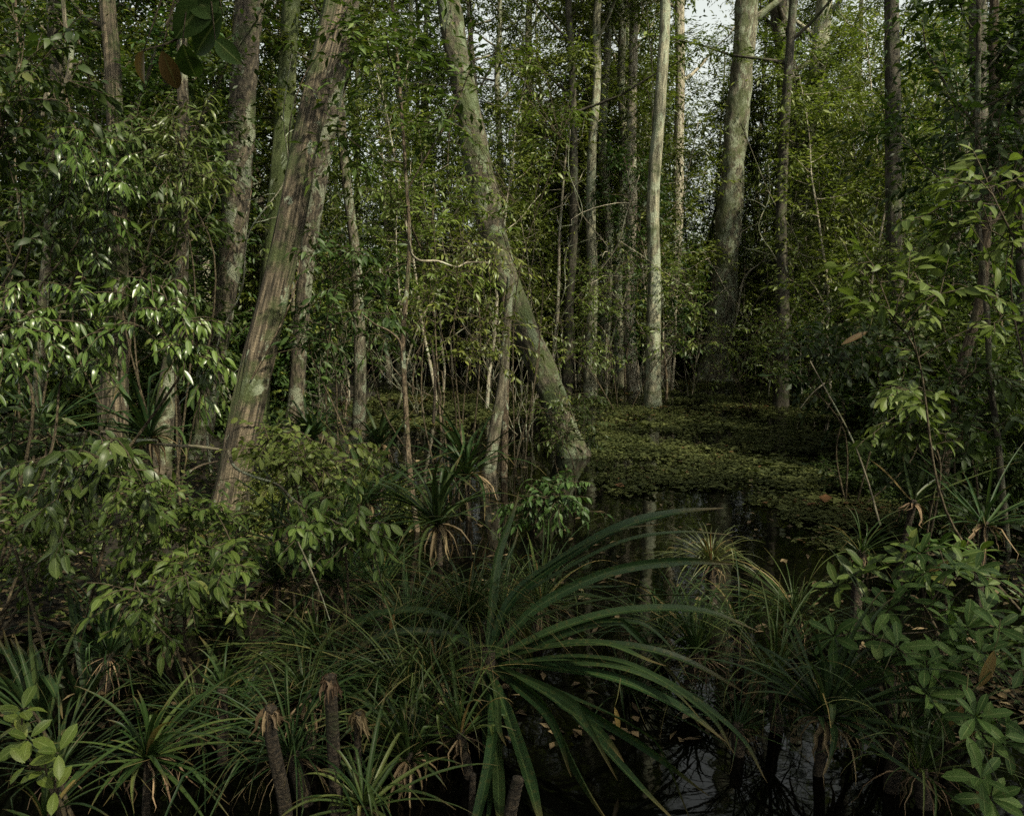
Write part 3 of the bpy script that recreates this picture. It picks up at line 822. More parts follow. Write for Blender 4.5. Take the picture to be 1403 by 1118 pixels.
scatter('vine', 46, 12, 27, 330, 1330, lambda p, D: not (420 < p < 780 and D < 17) and pond(p, D - 1.5), (0.7, 1.3))
scatter('vine', 8, 9.5, 14, 20, 330, lambda p, D: True, (0.6, 1.0))
scatter('sap', 26, 9.5, 16, -120, 480, clear, pick=(1, 2))
scatter('sap', 5, 12, 20, 430, 800, lambda p, D: not (560 < p < 760 and D < 13.5), (0.7, 1.1), (0, 1, 3))
scatter('sap', 16, 10, 17, 1150, 1560, clear)
scatter('sap', 46, 19.5, 29, -60, 1480, lambda p, D: not (925 < p < 1240 and D < 26), (0.8, 1.3))
scatter('tree', 5, 40, 47, 870, 1080, lambda p, D: True, (1.0, 1.35))
scatter('sap', 34, 21, 31, 690, 1270, lambda p, D: not (925 < p < 1065 and D < 28.5), (1.1, 1.7), (0, 3, 1))
scatter('sap', 54, 20, 30, 620, 1260, lambda p, D: not (925 < p < 1065 and D < 28.5), (0.8, 1.3), (0, 3))
scatter('bush', 24, 10, 16, -150, 390, lambda p, D: not (255 < p < 420 and D < 13))
scatter('bush', 16, 9, 16, 1200, 1600, lambda p, D: True)
scatter('bush', 50, 19, 28, -150, 1560, lambda p, D: not (400 < p < 1150 and D < 27), (0.9, 1.7), (0, 0, 2, 1))
scatter('bush', 44, 27, 40, -100, 1500, lambda p, D: True, (1.4, 2.6), (0, 2))
scatter('bush', 3, 7.0, 8.5, 340, 640, lambda p, D: True, (0.25, 0.4), (0, 1, 2))
scatter('bush', 8, 7.5, 11, 1200, 1450, lambda p, D: True, (0.4, 0.7), (1, 3))
label_background()
for k, (x, y, sc) in enumerate(((-4.6, 2.2, 1.0), (-1.2, -3.2, 1.05), (3.4, -2.6, 0.95), (-5.0, -3.0, 1.1), (7.5, -1.5, 1.1), (2.2, -5.5, 1.0), (5.2, -5.2, 1.0), (4.6, -0.4, 0.9), (-7, 1.0, 1.0), (8.5, 3.5, 1.0), (0.8, -1.6, 1.0), (6.6, 5.2, 0.9), (7.8, 4.4, 0.8), (5.0, 1.2, 0.8), (9.5, 6.4, 1.0), (-2.6, -1.2, 0.9))):  # out-of-view trees added around the camera to shade the foreground
    o = copy_thing(V['tree'][(2, 2, 0, 2, 4, 0, 4, 0, 2, 4, 2, 1, 2, 4, 2, 0, 2)[k]], (x, y, max(float(ground_z(x, y)), -0.3)), k * 1.3, sc)
    o['label'] = 'unseen leafy tree added near the viewpoint to shade the near water'
    o['group'] = 'unseen trees added near the viewpoint to shade the near water'

# far-off wood that reads as one mass
mb = MB(); r = np.random.default_rng(77)
for D0, n, hm in ((43, 40000, 7), (52, 34000, 9), (66, 30000, 12)):
    y = D0 + r.normal(size=n) * 2.5
    x = r.uniform(-0.8, 0.8, n) * y
    c = 0.5 + 0.5 * np.sin(x * 0.7 + D0) * np.sin(x * 0.23 + 2 * D0)
    z = r.random(n) ** 0.8 * hm * (0.55 + 0.6 * c)
    P = np.stack([x, y, z], -1)
    leaves(mb, P, rand_dirs(n, r), rand_dirs(n, r), r.uniform(0.2, 0.38, n), r.uniform(0.08, 0.14, n), rnd=r.random(n))
tag(mb.build('far_woods', M['leaf_olive']), 'far-off tangle of olive swamp forest foliage', kind='stuff')

# ------------------------------------------------------------------ floating leaf carpet
def inside(px, py, poly):
    n = len(poly); c = np.zeros(px.shape, bool); j = n - 1
    for i in range(n):
        xi, yi = poly[i]; xj, yj = poly[j]
        c ^= ((yi > py) != (yj > py)) & (px < (xj - xi) * (py - yi) / (yj - yi + 1e-9) + xi)
        j = i
    return c


def cheap_noise(x, y, s, seed):
    r = np.random.default_rng(seed); out = 0
    for k in range(7):
        a = r.uniform(0, 6.28); f = s * 1.6 ** (k / 1.6); out = out + np.sin((x * np.cos(a) + y * np.sin(a)) * f + r.uniform(0, 6.28)) / (1 + 0.25 * k)
    return out / 3


mb = MB(); r = np.random.default_rng(5)
n = 150000
y = 7.2 + 33 * r.random(n) ** 1.6; x = (r.random(n) - 0.42) * 1.1 * y
px = PW / 2 + F * x / (y * math.cos(PITCH) + CAMH * math.sin(PITCH)); py = np.array([0.0])
k = y * FWD[1] + (-CAMH) * FWD[2]
px = PW / 2 + F * x / k; py = PH / 2 - F * (y * UPV[1] - CAMH * UPV[2]) / k
px = px + 34 * cheap_noise(x, y, 3.0, 41) + r.normal(size=n) * 9; py = py + 20 * cheap_noise(x, y, 3.5, 42) + r.normal(size=n) * 5
ok = inside(px, py, [(780, 610), (825, 672), (910, 682), (1000, 668), (1060, 705), (1120, 742), (1225, 728), (1275, 650), (1230, 580), (1140, 540), (1130, 490), (760, 480), (740, 540)])
ok |= inside(px, py, [(410, 470), (780, 470), (780, 545), (650, 590), (470, 580), (400, 530)])
dens = cheap_noise(x, y, 2.2, 3) + 0.5 * cheap_noise(x, y, 7.0, 4)
ok &= dens > r.normal(size=n) * 0.22 - 0.22
x, y = x[ok], y[ok]; n = len(x)
K = 3
for kk in range(K):
    az = r.uniform(0, 6.28, n)
    D = np.stack([np.cos(az), np.sin(az), r.uniform(-0.05, 0.35, n)], -1)
    N = np.array([0, 0, 1.0]) + r.normal(size=(n, 3)) * 0.22
    big = np.where(r.random(n) < 0.06, r.uniform(1.5, 2.6, n), 1.0) * (0.8 + 0.35 * cheap_noise(x, y, 1.7, 61))
    leaves(mb, np.stack([x, y, 0.012 + 0.06 * r.random(n) ** 3], -1), D, N, r.uniform(0.045, 0.11, n) * big, r.uniform(0.028, 0.062, n) * big, rnd=np.clip(0.5 + 0.3 * cheap_noise(x, y, 1.1, 8) + r.normal(size=n) * 0.2, 0, 1))
tag(mb.build('floating_plants', M['mat_leaf']), 'olive carpet of small floating water plants on the pool', kind='stuff')


mb = MB(); r = np.random.default_rng(15)
n = 60000
y = 4.0 + 18 * r.random(n) ** 1.6; x = (r.random(n) - 0.5) * 1.9 * y
z = ground_z(x, y); ok = (z > 0.0) & (cheap_noise(x, y, 1.5, 21) > r.normal(size=n) * 0.3 - 0.5)
x, y, z = x[ok], y[ok], z[ok]; n = len(x)
az = r.uniform(0, 6.28, n)
D = np.stack([np.cos(az), np.sin(az), r.uniform(-0.1, 0.9, n)], -1)
leaves(mb, np.stack([x, y, z + 0.5 * r.random(n) ** 2], -1), D, np.array([0, 0, 1.0]) + r.normal(size=(n, 3)) * 0.4, r.uniform(0.06, 0.15, n), r.uniform(0.022, 0.05, n), seg=2, rnd=r.random(n))
tag(mb.build('ground_cover', M['leaf_deep']), 'low leafy ground cover on the muddy banks', kind='stuff')
mb = MB()
n = 26000
y = 4.0 + 14 * r.random(n) ** 1.5; x = (r.random(n) - 0.5) * 1.9 * y
z = ground_z(x, y); ok = (z > -0.02) | (r.random(n) < 0.06)
x, y, z = x[ok], y[ok], z[ok]; n = len(x); az = r.uniform(0, 6.28, n)
leaves(mb, np.stack([x, y, np.maximum(z, 0.0) + 0.012], -1), np.stack([np.cos(az), np.sin(az), r.uniform(-0.1, 0.25, n)], -1), np.array([0, 0, 1.0]) + r.normal(size=(n, 3)) * 0.3, r.uniform(0.05, 0.13, n), r.uniform(0.025, 0.05, n), seg=2, rnd=r.random(n) ** 2)
tag(mb.build('leaf_litter', M['strap_dead']), 'brown fallen leaves littering the banks', kind='stuff')

# ------------------------------------------------------------------ broad-leaved shrubs
def shrub(name, label, cat, foot, tips, leafm, L, W, seg=4, K=8, twigs=7, twl=(0.15, 0.35), droop=0.3, fold=0.3, bend=0.25, ab=(0.7, 0.9), r0=0.012, arch=0.25, stemm=None, seed=0, whorl=0, along=0.35, jitter=0.45):
    r = np.random.default_rng(2000 + seed)
    foot = np.asarray(foot, float)
    root = empty(name, foot, label, cat)
    sm, lm = MB(), MB()
    tips = [np.asarray(tp, float) for tp in tips]
    nm = max(2, len(tips) // 5) if len(tips) > 4 else len(tips)
    mains = []
    for i in range(nm):                     # a few main stems, the rest branch off them
        tp = tips[i * len(tips) // nm]
        ln = np.linalg.norm(tp - foot)
        f0 = foot + np.array([r.normal() * 0.1, r.normal() * 0.1, 0])
        mid = (foot + tp) / 2 + np.array([0, 0, arch * ln]) + r.normal(size=3) * 0.09 * ln
        mid2 = foot * 0.15 + tp * 0.85 + np.array([0, 0, arch * 0.5 * ln]) + r.normal(size=3) * 0.04 * ln
        mp = curve([f0, mid, mid2, tp], 24)
        mains.append(mp)
        tube(sm, mp, np.linspace(r0, 0.003, 24), 6)
    for ti, tp in enumerate(tips):
        own = [i for i in range(nm) if i * len(tips) // nm == ti]
        if own:
            lp = curve(mains[own[0]][8:], 16)
        else:
            c = np.concatenate([mp[7:20] for mp in mains])
            dd = np.linalg.norm(c - tp, axis=1) + 0.8 * np.maximum(c[:, 2] - tp[2] - 0.1, 0)
            st = c[int(np.argmin(np.abs(dd - max(0.35, dd.min()))))]
            ln = np.linalg.norm(tp - st)
            lp = curve([st, (st + tp) / 2 + np.array([0, 0, 0.18 * ln]) + r.normal(size=3) * 0.1 * ln, tp], 16)
            tube(sm, lp, np.linspace(r0 * 0.45, 0.0025, 16), 5)
        along_ = min(along, 0.3)
        q = (along_ + (1 - along_) * (np.arange(twigs) + r.random(twigs)) / twigs) * 15
        q0 = np.minimum(q.astype(int), 14)
        O = lp[q0] + (lp[q0 + 1] - lp[q0]) * (q - q0)[:, None]
        T0 = unit(lp[q0 + 1] - lp[q0])
        T = unit(T0 * 0.5 + rand_dirs(twigs, r) * np.array([1, 1, 0.6]))
        O = np.vstack([O, tp]); T = np.vstack([T, unit(tp - lp[-3])])
        tl = np.append(r.uniform(*twl, twigs), twl[0])
        for o_, t_, l_ in zip(O, T, tl):
            tube(sm, np.stack([o_, o_ + t_ * l_ * .5 - [0, 0, .02 * l_], o_ + t_ * l_ - np.array([0, 0, 0.25 * droop * l_])]), [0.004, 0.003, 0.0015], 4)
        if whorl:
            for o_, t_, l_ in zip(O, T, tl):
                end = o_ + t_ * l_
                ax = unit(t_ * 0.5 + np.array([0, -0.25, 0.8]))
                e1 = unit(np.cross(ax, [1, 0.2, 0.1])); e2 = np.cross(ax, e1)
                nw = whorl + int(r.integers(-2, 2))
                az = np.arange(nw) * 2.39996 + r.uniform(0, 6)
                el = np.linspace(-0.15, 0.85, nw)[:, None] + r.normal(size=(nw, 1)) * 0.1
                D = (np.cos(az)[:, None] * e1 + np.sin(az)[:, None] * e2) * np.cos(el) + ax * np.sin(el)
                sc = r.uniform(0.7, 1.15, nw)
                leaves(lm, end + D * 0.01, D, ax + r.normal(size=(nw, 3)) * 0.1, L * sc, W * sc, seg, fold, r.uniform(0.5, 1.4, nw) * bend, ab, rnd=np.clip(r.random() * 0.5 + r.random(nw) * 0.5, 0, 1))
        else:
            twig_leaves(lm, O, T, tl, K, L, W, droop, seg, r, jitter, fold=fold, bend=bend, ab=ab)
    sm.build('stem', stemm or M['twig'], root, foot)
    lm.build('foliage', leafm, root, foot)
    return root


def region(cx, cy, rx, ry, D, dD, n, seed):
    r = np.random.default_rng(seed); out = []
    for i in range(n):
        a = r.uniform(0, 6.28); q = math.sqrt(r.random())
        out.append(at(cx + rx * q * math.cos(a), cy + ry * q * math.sin(a), D + r.uniform(-dD, dD)))
    return out


def foot_at(px, D):
    x = (px - PW / 2) / F * D
    return np.array([x, D, gz((x, D)) - 0.05])


shrub('drooping_shrub', 'glossy shrub with drooping lance leaves over the dark left trunks', 'shrub', foot_at(-60, 5.2),
      [at(x, y, d) for x, y, d in ((40, 430, 5.0), (110, 400, 5.2), (170, 410, 5.2), (215, 425, 5.1), (262, 440, 5.0), (280, 490, 5.1), (235, 470, 5.0), (60, 470, 4.9), (140, 460, 5.0), (20, 500, 4.9), (120, 500, 5.1), (275, 540, 5.2), (30, 395, 5.3), (210, 390, 5.4), (90, 440, 5.0))],
      M['leaf_gloss'], 0.10, 0.030, seg=5, K=9, twigs=10, twl=(0.14, 0.3), droop=0.85, bend=0.3, arch=0.18, seed=1, along=0.5)
shrub('curved_leaf_shrub', 'lit shrub of curved narrow leaves below the twisted trunk', 'shrub', foot_at(20, 7.6),
      region(110, 260, 95, 85, 7.2, 0.6, 16, 3), M['leaf_gloss'], 0.13, 0.035, seg=4, K=8, twigs=8, twl=(0.2, 0.4), droop=0.7, bend=0.45, arch=0.1, seed=2, along=0.55)
shrub('big_leaf_shrub', 'shrub with large pale glossy leaves in the lower left thicket', 'shrub', foot_at(60, 4.7),
      region(100, 680, 130, 60, 4.5, 0.4, 9, 5), M['leaf_pale'], 0.125, 0.046, seg=5, K=6, twigs=5, twl=(0.12, 0.28), droop=0.55, bend=0.3, arch=0.2, seed=3)
shrub('big_leaf_shrub', 'dense green shrub spilling below the large pale glossy leaves', 'shrub', foot_at(180, 4.9),
      region(150, 740, 210, 90, 4.7, 0.6, 24, 6), M['leaf_mid'], 0.078, 0.03, seg=4, K=8, twigs=10, twl=(0.12, 0.28), droop=0.45, bend=0.25, arch=0.2, seed=4)
shrub('round_leaf_shrub', 'sunlit shrub with rounded leaves right of the ribbed trunk foot', 'shrub', foot_at(400, 5.6),
      region(435, 628, 85, 52, 5.5, 0.5, 24, 7), M['leaf_fresh'], 0.078, 0.037, seg=4, K=7, twigs=7, twl=(0.12, 0.3), droop=0.4, bend=0.25, arch=0.12, ab=(0.6, 0.7), seed=5)
shrub('hanging_leaf_shrub', 'lanky shrub with hanging oval leaves below the rounded-leaf shrub', 'shrub', foot_at(390, 4.7),
      region(470, 715, 95, 45, 4.5, 0.3, 9, 8), M['leaf_mid'], 0.10, 0.038, seg=5, K=6, twigs=6, twl=(0.12, 0.3), droop=0.9, bend=0.2, arch=0.15, ab=(0.7, 0.7), seed=6)
shrub('paired_leaf_shrub', 'shrub with paired pointed leaves above the left pandan seedling', 'shrub', foot_at(250, 4.4),
      region(245, 820, 100, 55, 4.0, 0.3, 12, 9), M['leaf_mid'], 0.09, 0.034, seg=5, K=7, twigs=7, twl=(0.12, 0.26), droop=0.5, bend=0.25, arch=0.1, seed=7)
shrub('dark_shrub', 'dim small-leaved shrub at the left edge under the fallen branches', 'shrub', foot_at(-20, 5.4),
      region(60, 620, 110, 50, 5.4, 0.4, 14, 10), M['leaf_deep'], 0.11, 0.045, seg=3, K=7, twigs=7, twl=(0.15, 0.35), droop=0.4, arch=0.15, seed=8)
shrub('rosette_shrub', 'shrub with rosettes of long oval leaves in the lower right corner', 'shrub', foot_at(1360, 4.2),
      [at(x, y, d) for x, y, d in ((1162, 868, 3.9), (1215, 880, 3.9), (1258, 930, 3.7), (1330, 985, 3.5), (1300, 800, 4.2), (1350, 860, 4.0), (1290, 760, 4.5), (1240, 830, 4.2), (1390, 810, 4.1), (1375, 920, 3.7), (1330, 900, 3.8), (1395, 1000, 3.4), (1355, 1070, 3.3), (1280, 870, 4.0))],
      M['leaf_dark_big'], 0.15, 0.047, seg=6, twigs=2, twl=(0.08, 0.2), bend=0.22, arch=0.15, ab=(1.0, 0.6), seed=9, whorl=8, along=0.6)
shrub('rosette_shrub', 'paler upright rosette shrub behind the lower right corner rosettes', 'shrub', foot_at(1330, 4.9),
      [at(x, y, d) for x, y, d in ((1255, 765, 4.7), (1275, 790, 4.6), (1310, 775, 4.6), (1180, 790, 4.9), (1160, 800, 4.9), (1340, 790, 4.6))],
      M['leaf_mid'], 0.145, 0.047, seg=5, twigs=2, twl=(0.06, 0.15), bend=0.15, arch=0.1, ab=(0.9, 0.6), seed=10, whorl=7, along=0.7)
shrub('corner_seedling', 'leafy twig with blunt leaves in the bottom left corner', 'shrub', foot_at(30, 3.0),
      [at(x, y, d) for x, y, d in ((30, 985, 2.9), (75, 1030, 2.8), (45, 1050, 2.8), (10, 975, 3.0))],
      M['leaf_mid'], 0.10, 0.042, seg=5, twigs=1, twl=(0.03, 0.08), bend=0.2, arch=0.1, ab=(0.8, 0.6), seed=11, whorl=5, along=0.8)
shrub('broad_leaf_tree', 'lit branch of broad yellow-green leaves reaching in from the right edge', 'shrub', foot_at(1480, 5.6),
      [at(x, y, d) for x, y, d in ((1190, 420, 5.2), (1230, 430, 5.2), (1250, 375, 5.3), (1190, 355, 5.4), (1300, 330, 5.4), (1260, 300, 5.5), (1300, 250, 5.6), (1340, 220, 5.6), (1380, 350, 5.3), (1340, 400, 5.2), (1370, 440, 5.2), (1300, 400, 5.2), (1390, 270, 5.6), (1330, 310, 5.4))],
      M['leaf_fresh'], 0.14, 0.056, seg=4, K=6, twigs=4, twl=(0.15, 0.32), droop=0.25, bend=0.2, arch=0.06, ab=(0.7, 0.75), seed=12, along=0.6)
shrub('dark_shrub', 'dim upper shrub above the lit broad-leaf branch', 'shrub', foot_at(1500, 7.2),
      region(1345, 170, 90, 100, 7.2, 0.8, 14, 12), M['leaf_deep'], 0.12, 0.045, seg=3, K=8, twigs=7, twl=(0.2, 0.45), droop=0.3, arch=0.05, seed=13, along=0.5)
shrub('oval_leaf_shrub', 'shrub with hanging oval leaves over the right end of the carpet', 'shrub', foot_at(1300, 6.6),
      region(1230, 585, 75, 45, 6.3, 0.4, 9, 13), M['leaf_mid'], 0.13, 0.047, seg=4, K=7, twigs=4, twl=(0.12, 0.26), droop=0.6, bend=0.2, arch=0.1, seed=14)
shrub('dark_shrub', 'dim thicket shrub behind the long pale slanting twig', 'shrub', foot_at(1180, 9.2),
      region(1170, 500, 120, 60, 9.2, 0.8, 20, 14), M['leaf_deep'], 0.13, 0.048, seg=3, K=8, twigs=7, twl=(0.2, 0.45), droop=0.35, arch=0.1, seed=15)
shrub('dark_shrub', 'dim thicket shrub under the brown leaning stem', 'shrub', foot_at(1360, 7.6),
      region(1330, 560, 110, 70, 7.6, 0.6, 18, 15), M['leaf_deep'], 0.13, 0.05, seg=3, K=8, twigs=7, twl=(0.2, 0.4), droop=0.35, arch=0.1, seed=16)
shrub('speckled_shrub', 'small bush with bright tiny leaves at the foot of the leaning trunk', 'shrub', foot_at(775, 9.7),
      region(785, 575, 48, 45, 9.6, 0.4, 14, 16), M['leaf_pale'], 0.085, 0.03, seg=3, K=9, twigs=6, twl=(0.15, 0.35), droop=0.35, arch=0.12, seed=17)
shrub('trailing_shrub', 'trailing leafy spray over black water below the leaning trunk', 'shrub', foot_at(720, 8.0),
      region(745, 680, 60, 45, 7.8, 0.4, 12, 17), M['leaf_deep'], 0.10, 0.034, seg=3, K=9, twigs=6, twl=(0.15, 0.35), droop=0.5, arch=0.1, seed=18)
shrub('fine_leaf_shrub', 'feathery olive shrub left of the leaning trunk', 'shrub', foot_at(620, 9.5),
      region(570, 330, 110, 110, 9.2, 0.8, 22, 18), M['leaf_olive'], 0.11, 0.03, seg=3, K=10, twigs=7, twl=(0.2, 0.45), droop=0.35, arch=0.05, seed=19, along=0.45)
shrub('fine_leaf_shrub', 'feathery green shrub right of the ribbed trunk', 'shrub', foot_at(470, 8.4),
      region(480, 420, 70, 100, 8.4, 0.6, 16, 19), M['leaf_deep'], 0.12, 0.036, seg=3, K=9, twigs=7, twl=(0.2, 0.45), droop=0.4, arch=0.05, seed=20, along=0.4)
shrub('bamboo_leaf_shrub', 'spray of pale narrow leaves between twisted and mottled trunks', 'shrub', foot_at(240, 8.0),
      region(265, 205, 45, 70, 7.6, 0.4, 12, 20), M['leaf_pale'], 0.13, 0.024, seg=4, K=8, twigs=6, twl=(0.15, 0.35), droop=0.6, bend=0.3, arch=0.02, seed=21, along=0.6)
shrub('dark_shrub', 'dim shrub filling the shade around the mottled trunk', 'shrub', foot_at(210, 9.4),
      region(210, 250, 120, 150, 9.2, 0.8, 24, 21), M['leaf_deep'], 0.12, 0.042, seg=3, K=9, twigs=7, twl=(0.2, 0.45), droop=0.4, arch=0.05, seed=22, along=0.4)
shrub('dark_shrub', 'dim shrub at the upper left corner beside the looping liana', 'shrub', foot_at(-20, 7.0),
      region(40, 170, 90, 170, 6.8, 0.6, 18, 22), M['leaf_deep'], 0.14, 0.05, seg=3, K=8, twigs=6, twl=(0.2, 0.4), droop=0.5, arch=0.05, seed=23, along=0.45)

shrub('fine_leaf_shrub', 'loose leafy sprays hanging over the leaning trunk top', 'shrub', foot_at(700, 11.4),
      region(690, 180, 120, 110, 11.4, 0.8, 18, 32), M['leaf_olive'], 0.11, 0.034, seg=3, K=9, twigs=7, twl=(0.25, 0.55), droop=0.35, arch=0.0, seed=32)
shrub('fine_leaf_shrub', 'airy olive shrub reaching across the slim flecked trunk', 'shrub', foot_at(640, 8.6),
      region(650, 420, 120, 90, 8.6, 0.7, 18, 33), M['leaf_olive'], 0.085, 0.028, seg=3, K=9, twigs=8, twl=(0.2, 0.45), droop=0.35, arch=0.05, seed=33)
shrub('fine_leaf_shrub', 'airy olive shrub standing before the broken-topped trunk', 'shrub', foot_at(850, 18),
      region(850, 420, 110, 90, 18, 1.0, 24, 34), M['leaf_olive'], 0.13, 0.045, seg=2, K=9, twigs=9, twl=(0.35, 0.8), droop=0.3, arch=0.05, seed=34)
shrub('fine_leaf_shrub', 'airy olive shrub standing before the broad pale trunk foot', 'shrub', foot_at(1040, 17.5),
      region(1020, 470, 120, 55, 17.5, 1.0, 24, 35), M['leaf_olive'], 0.13, 0.045, seg=2, K=9, twigs=9, twl=(0.35, 0.8), droop=0.3, arch=0.05, seed=35)

# big close leaves hanging in from the top left
root_p = at(275, -120, 3.0)
shr = empty('hanging_branch', root_p, 'dark branch with very large leaves hanging at the top left', 'branch')
sm, lm, dm = MB(), MB(), MB()
for k, (bx, by, tx, ty, w, dry) in enumerate(((300, -20, 235, 55, 34, 0), (305, 20, 258, 78, 30, 0), (250, 60, 270, 118, 26, 0), (255, 5, 310, 12, 26, 0), (222, 70, 245, 128, 20, 1), (197, 70, 186, 122, 17, 1), (295, 55, 330, 88, 20, 0))):
    a, b = at(bx, by, 3.0), at(tx, ty, 3.0 + 0.1 * (k % 3))
    d = b - a
    leaves(dm if dry else lm, [a], [d], [np.array([0.25 * (-1) ** k, -1.0, -0.25])], [np.linalg.norm(d)], [w * 1.25 * 3.0 / F], 8, 0.35, 0.15, (0.75, 0.8), np.array([0.3 + 0.1 * k / 7]))
    tube(sm, curve([root_p, (root_p + a) / 2 + [0, 0, .03], a], 8), np.linspace(0.006, 0.002, 8), 5)
tube(sm, curve([root_p, at(300, -30, 3.02), at(285, 20, 3.05), at(240, 55, 3.05), at(195, 70, 3.0)], 24), np.linspace(0.008, 0.003, 24), 6)
sm.build('stem', M['twig'], shr, root_p); lm.build('foliage', M['leaf_dark_big'], shr, root_p); dm.build('dry_leaves', M['leaf_dry'], shr, root_p, 'two withered orange-brown leaves')


# ------------------------------------------------------------------ strap-leaved plants
def clump(name, label, base, n, ln, width, mat, th=(0.1, 1.1), droop=(0.6, 1.8), seed=0, m=12, cat='plant', stem=None, fold=0.4, group=None, az0=0, azr=6.2832, kink=0.22):
    r = np.random.default_rng(3000 + seed)
    lean = np.array([r.normal() * 0.22, r.normal() * 0.22, 0])
    n = int(n * 1.25); width = width * 0.82
    base = np.asarray(base, float)
    root = empty(name, base, label, cat, group)
    mb = MB()
    for i in range(n):
        az = az0 + azr * r.random()
        a0 = th[0] + (th[1] - th[0]) * (i / max(n - 1, 1)) ** 0.8 + r.normal() * 0.08
        L = r.uniform(*ln) * (0.75 + 0.25 * math.sin(a0 * 1.5)) * (r.uniform(0.4, 0.8) if r.random() < 0.3 else 1.0)
        dr = r.uniform(*droop)
        s = np.linspace(0, 1, m)
        ang = a0 + dr * s ** 1.6
        if kink and r.random() < kink:
            ang = ang + np.where(s > r.uniform(0.45, 0.7), r.uniform(0.8, 1.5), 0)
        hx = np.concatenate([[0], np.cumsum(np.sin(ang[:-1]))]) * L / (m - 1)
        hz = np.concatenate([[0], np.cumsum(np.cos(ang[:-1]))]) * L / (m - 1)
        swing = r.normal() * 0.22 * s ** 2 * L
        path = base + np.stack([hx * math.cos(az) - swing * math.sin(az), hx * math.sin(az) + swing * math.cos(az), hz], -1) + lean * (s ** 1.3 * L)[:, None]
        N = np.stack([-np.cos(ang) * math.cos(az), -np.cos(ang) * math.sin(az), np.sin(ang)], -1)
        strap(mb, path, r.uniform(0.7, 1.15) * width, N, fold, r.uniform(0.35, 0.7), np.clip(r.random() ** 1.2, 0, 1))
    mb.build('leaves', mat, root, base)
    if not stem:
        g = float(ground_z(base[0], base[1])) - 0.1
        b2 = np.array([base[0] + r.normal() * 0.05, base[1] + r.normal() * 0.05, min(g, base[2] - 0.15)])
        stem = ([b2, (b2 + base) / 2 + r.normal(size=3) * 0.02, base + [0, 0, 0.03]], np.linspace(0.042, 0.03, 40) if 'pandan' not in name else np.linspace(0.03, 0.024, 40))
    if stem:
        sm = MB(); (pts, w) = stem
        tube(sm, curve(pts, 40), w, 12, barkdisp('ring', seed)); sm.build('stem', M['bark_palm_dark'], root, base)
        dm = MB()
        for i in range(int(6 + n * 0.22)):
            az = r.uniform(0, 6.28); a0 = r.uniform(1.2, 2.2); L = r.uniform(0.35, 0.8) * ln[0]
            sx = np.linspace(0, 1, 7); ang = np.minimum(a0 + 1.8 * sx, 3.05 + r.normal() * 0.1)
            hx = np.concatenate([[0], np.cumsum(np.sin(ang[:-1]))]) * L / 6; hz = np.concatenate([[0], np.cumsum(np.cos(ang[:-1]))]) * L / 6
            pth = base + np.stack([hx * math.cos(az), hx * math.sin(az), hz], -1) + r.normal(size=(7, 3)) * 0.012 * sx[:, None]
            strap(dm, pth, width * r.uniform(0.4, 0.9), [math.cos(az), math.sin(az), 0.3], 0.6, 0.6, r.random())
        dm.build('dead_leaves', M['strap_dead'], root, base)
    return root


# the large pandan in the middle: each big strap follows its own arc
base = at(668, 905, 4.3)
pan = empty('giant_pandan', base, 'giant pandan with long arching striped straps fanning over black water', 'plant')
ARCS = [([(672, 890), (700, 822), (760, 772), (845, 722), (920, 702), (992, 697)], (4.3, 4.6), 26),
        ([(675, 895), (735, 832), (830, 788), (930, 772), (1006, 770)], (4.3, 4.5), 24),
        ([(678, 900), (770, 858), (860, 838), (960, 842), (1040, 870)], (4.3, 4.2), 22),
        ([(680, 905), (770, 884), (850, 882), (930, 906), (1030, 960)], (4.3, 4.0), 24),
        ([(682, 910), (770, 915), (850, 930), (930, 970), (990, 1020)], (4.3, 3.7), 24),
        ([(678, 915), (740, 965), (790, 1040), (845, 1135)], (4.2, 2.9), 27),
        ([(670, 920), (700, 990), (728, 1060), (748, 1150)], (4.2, 2.9), 26),
        ([(662, 925), (674, 1010), (688, 1080), (695, 1150)], (4.2, 2.9), 22),
        ([(684, 915), (760, 960), (850, 1040), (935, 1140)], (4.2, 2.9), 22),
        ([(684, 912), (790, 965), (880, 1020), (965, 1095)], (4.2, 3.1), 20),
        ([(664, 900), (610, 868), (540, 870), (470, 905)], (4.3, 4.1), 20),
        ([(660, 895), (600, 840), (520, 838), (430, 880)], (4.35, 4.4), 18),
        ([(668, 885), (678, 800), (690, 735), (704, 672)], (4.3, 4.7), 20),
        ([(684, 908), (800, 905), (900, 928), (1010, 1000), (1060, 1070)], (4.3, 3.2), 18),
        ([(676, 892), (760, 812), (850, 805), (900, 812)], (4.4, 5.0), 20)]
r = np.random.default_rng(31)
for i, (pp, dd, w) in enumerate(list(ARCS)):
    for k in range(1 if i % 3 else 2):
        sh = r.normal(size=2) * 26
        m_ = len(pp) - 1
        ARCS.append(([(px + sh[0] * (j / m_) ** 1.3 * 2, py + sh[1] * (j / m_) ** 1.3 * 2) for j, (px, py) in enumerate(pp[:len(pp) if r.random() < .6 else -1])], (dd[0] + .04, dd[1] + r.normal() * .15), w * r.uniform(.4, .8)))
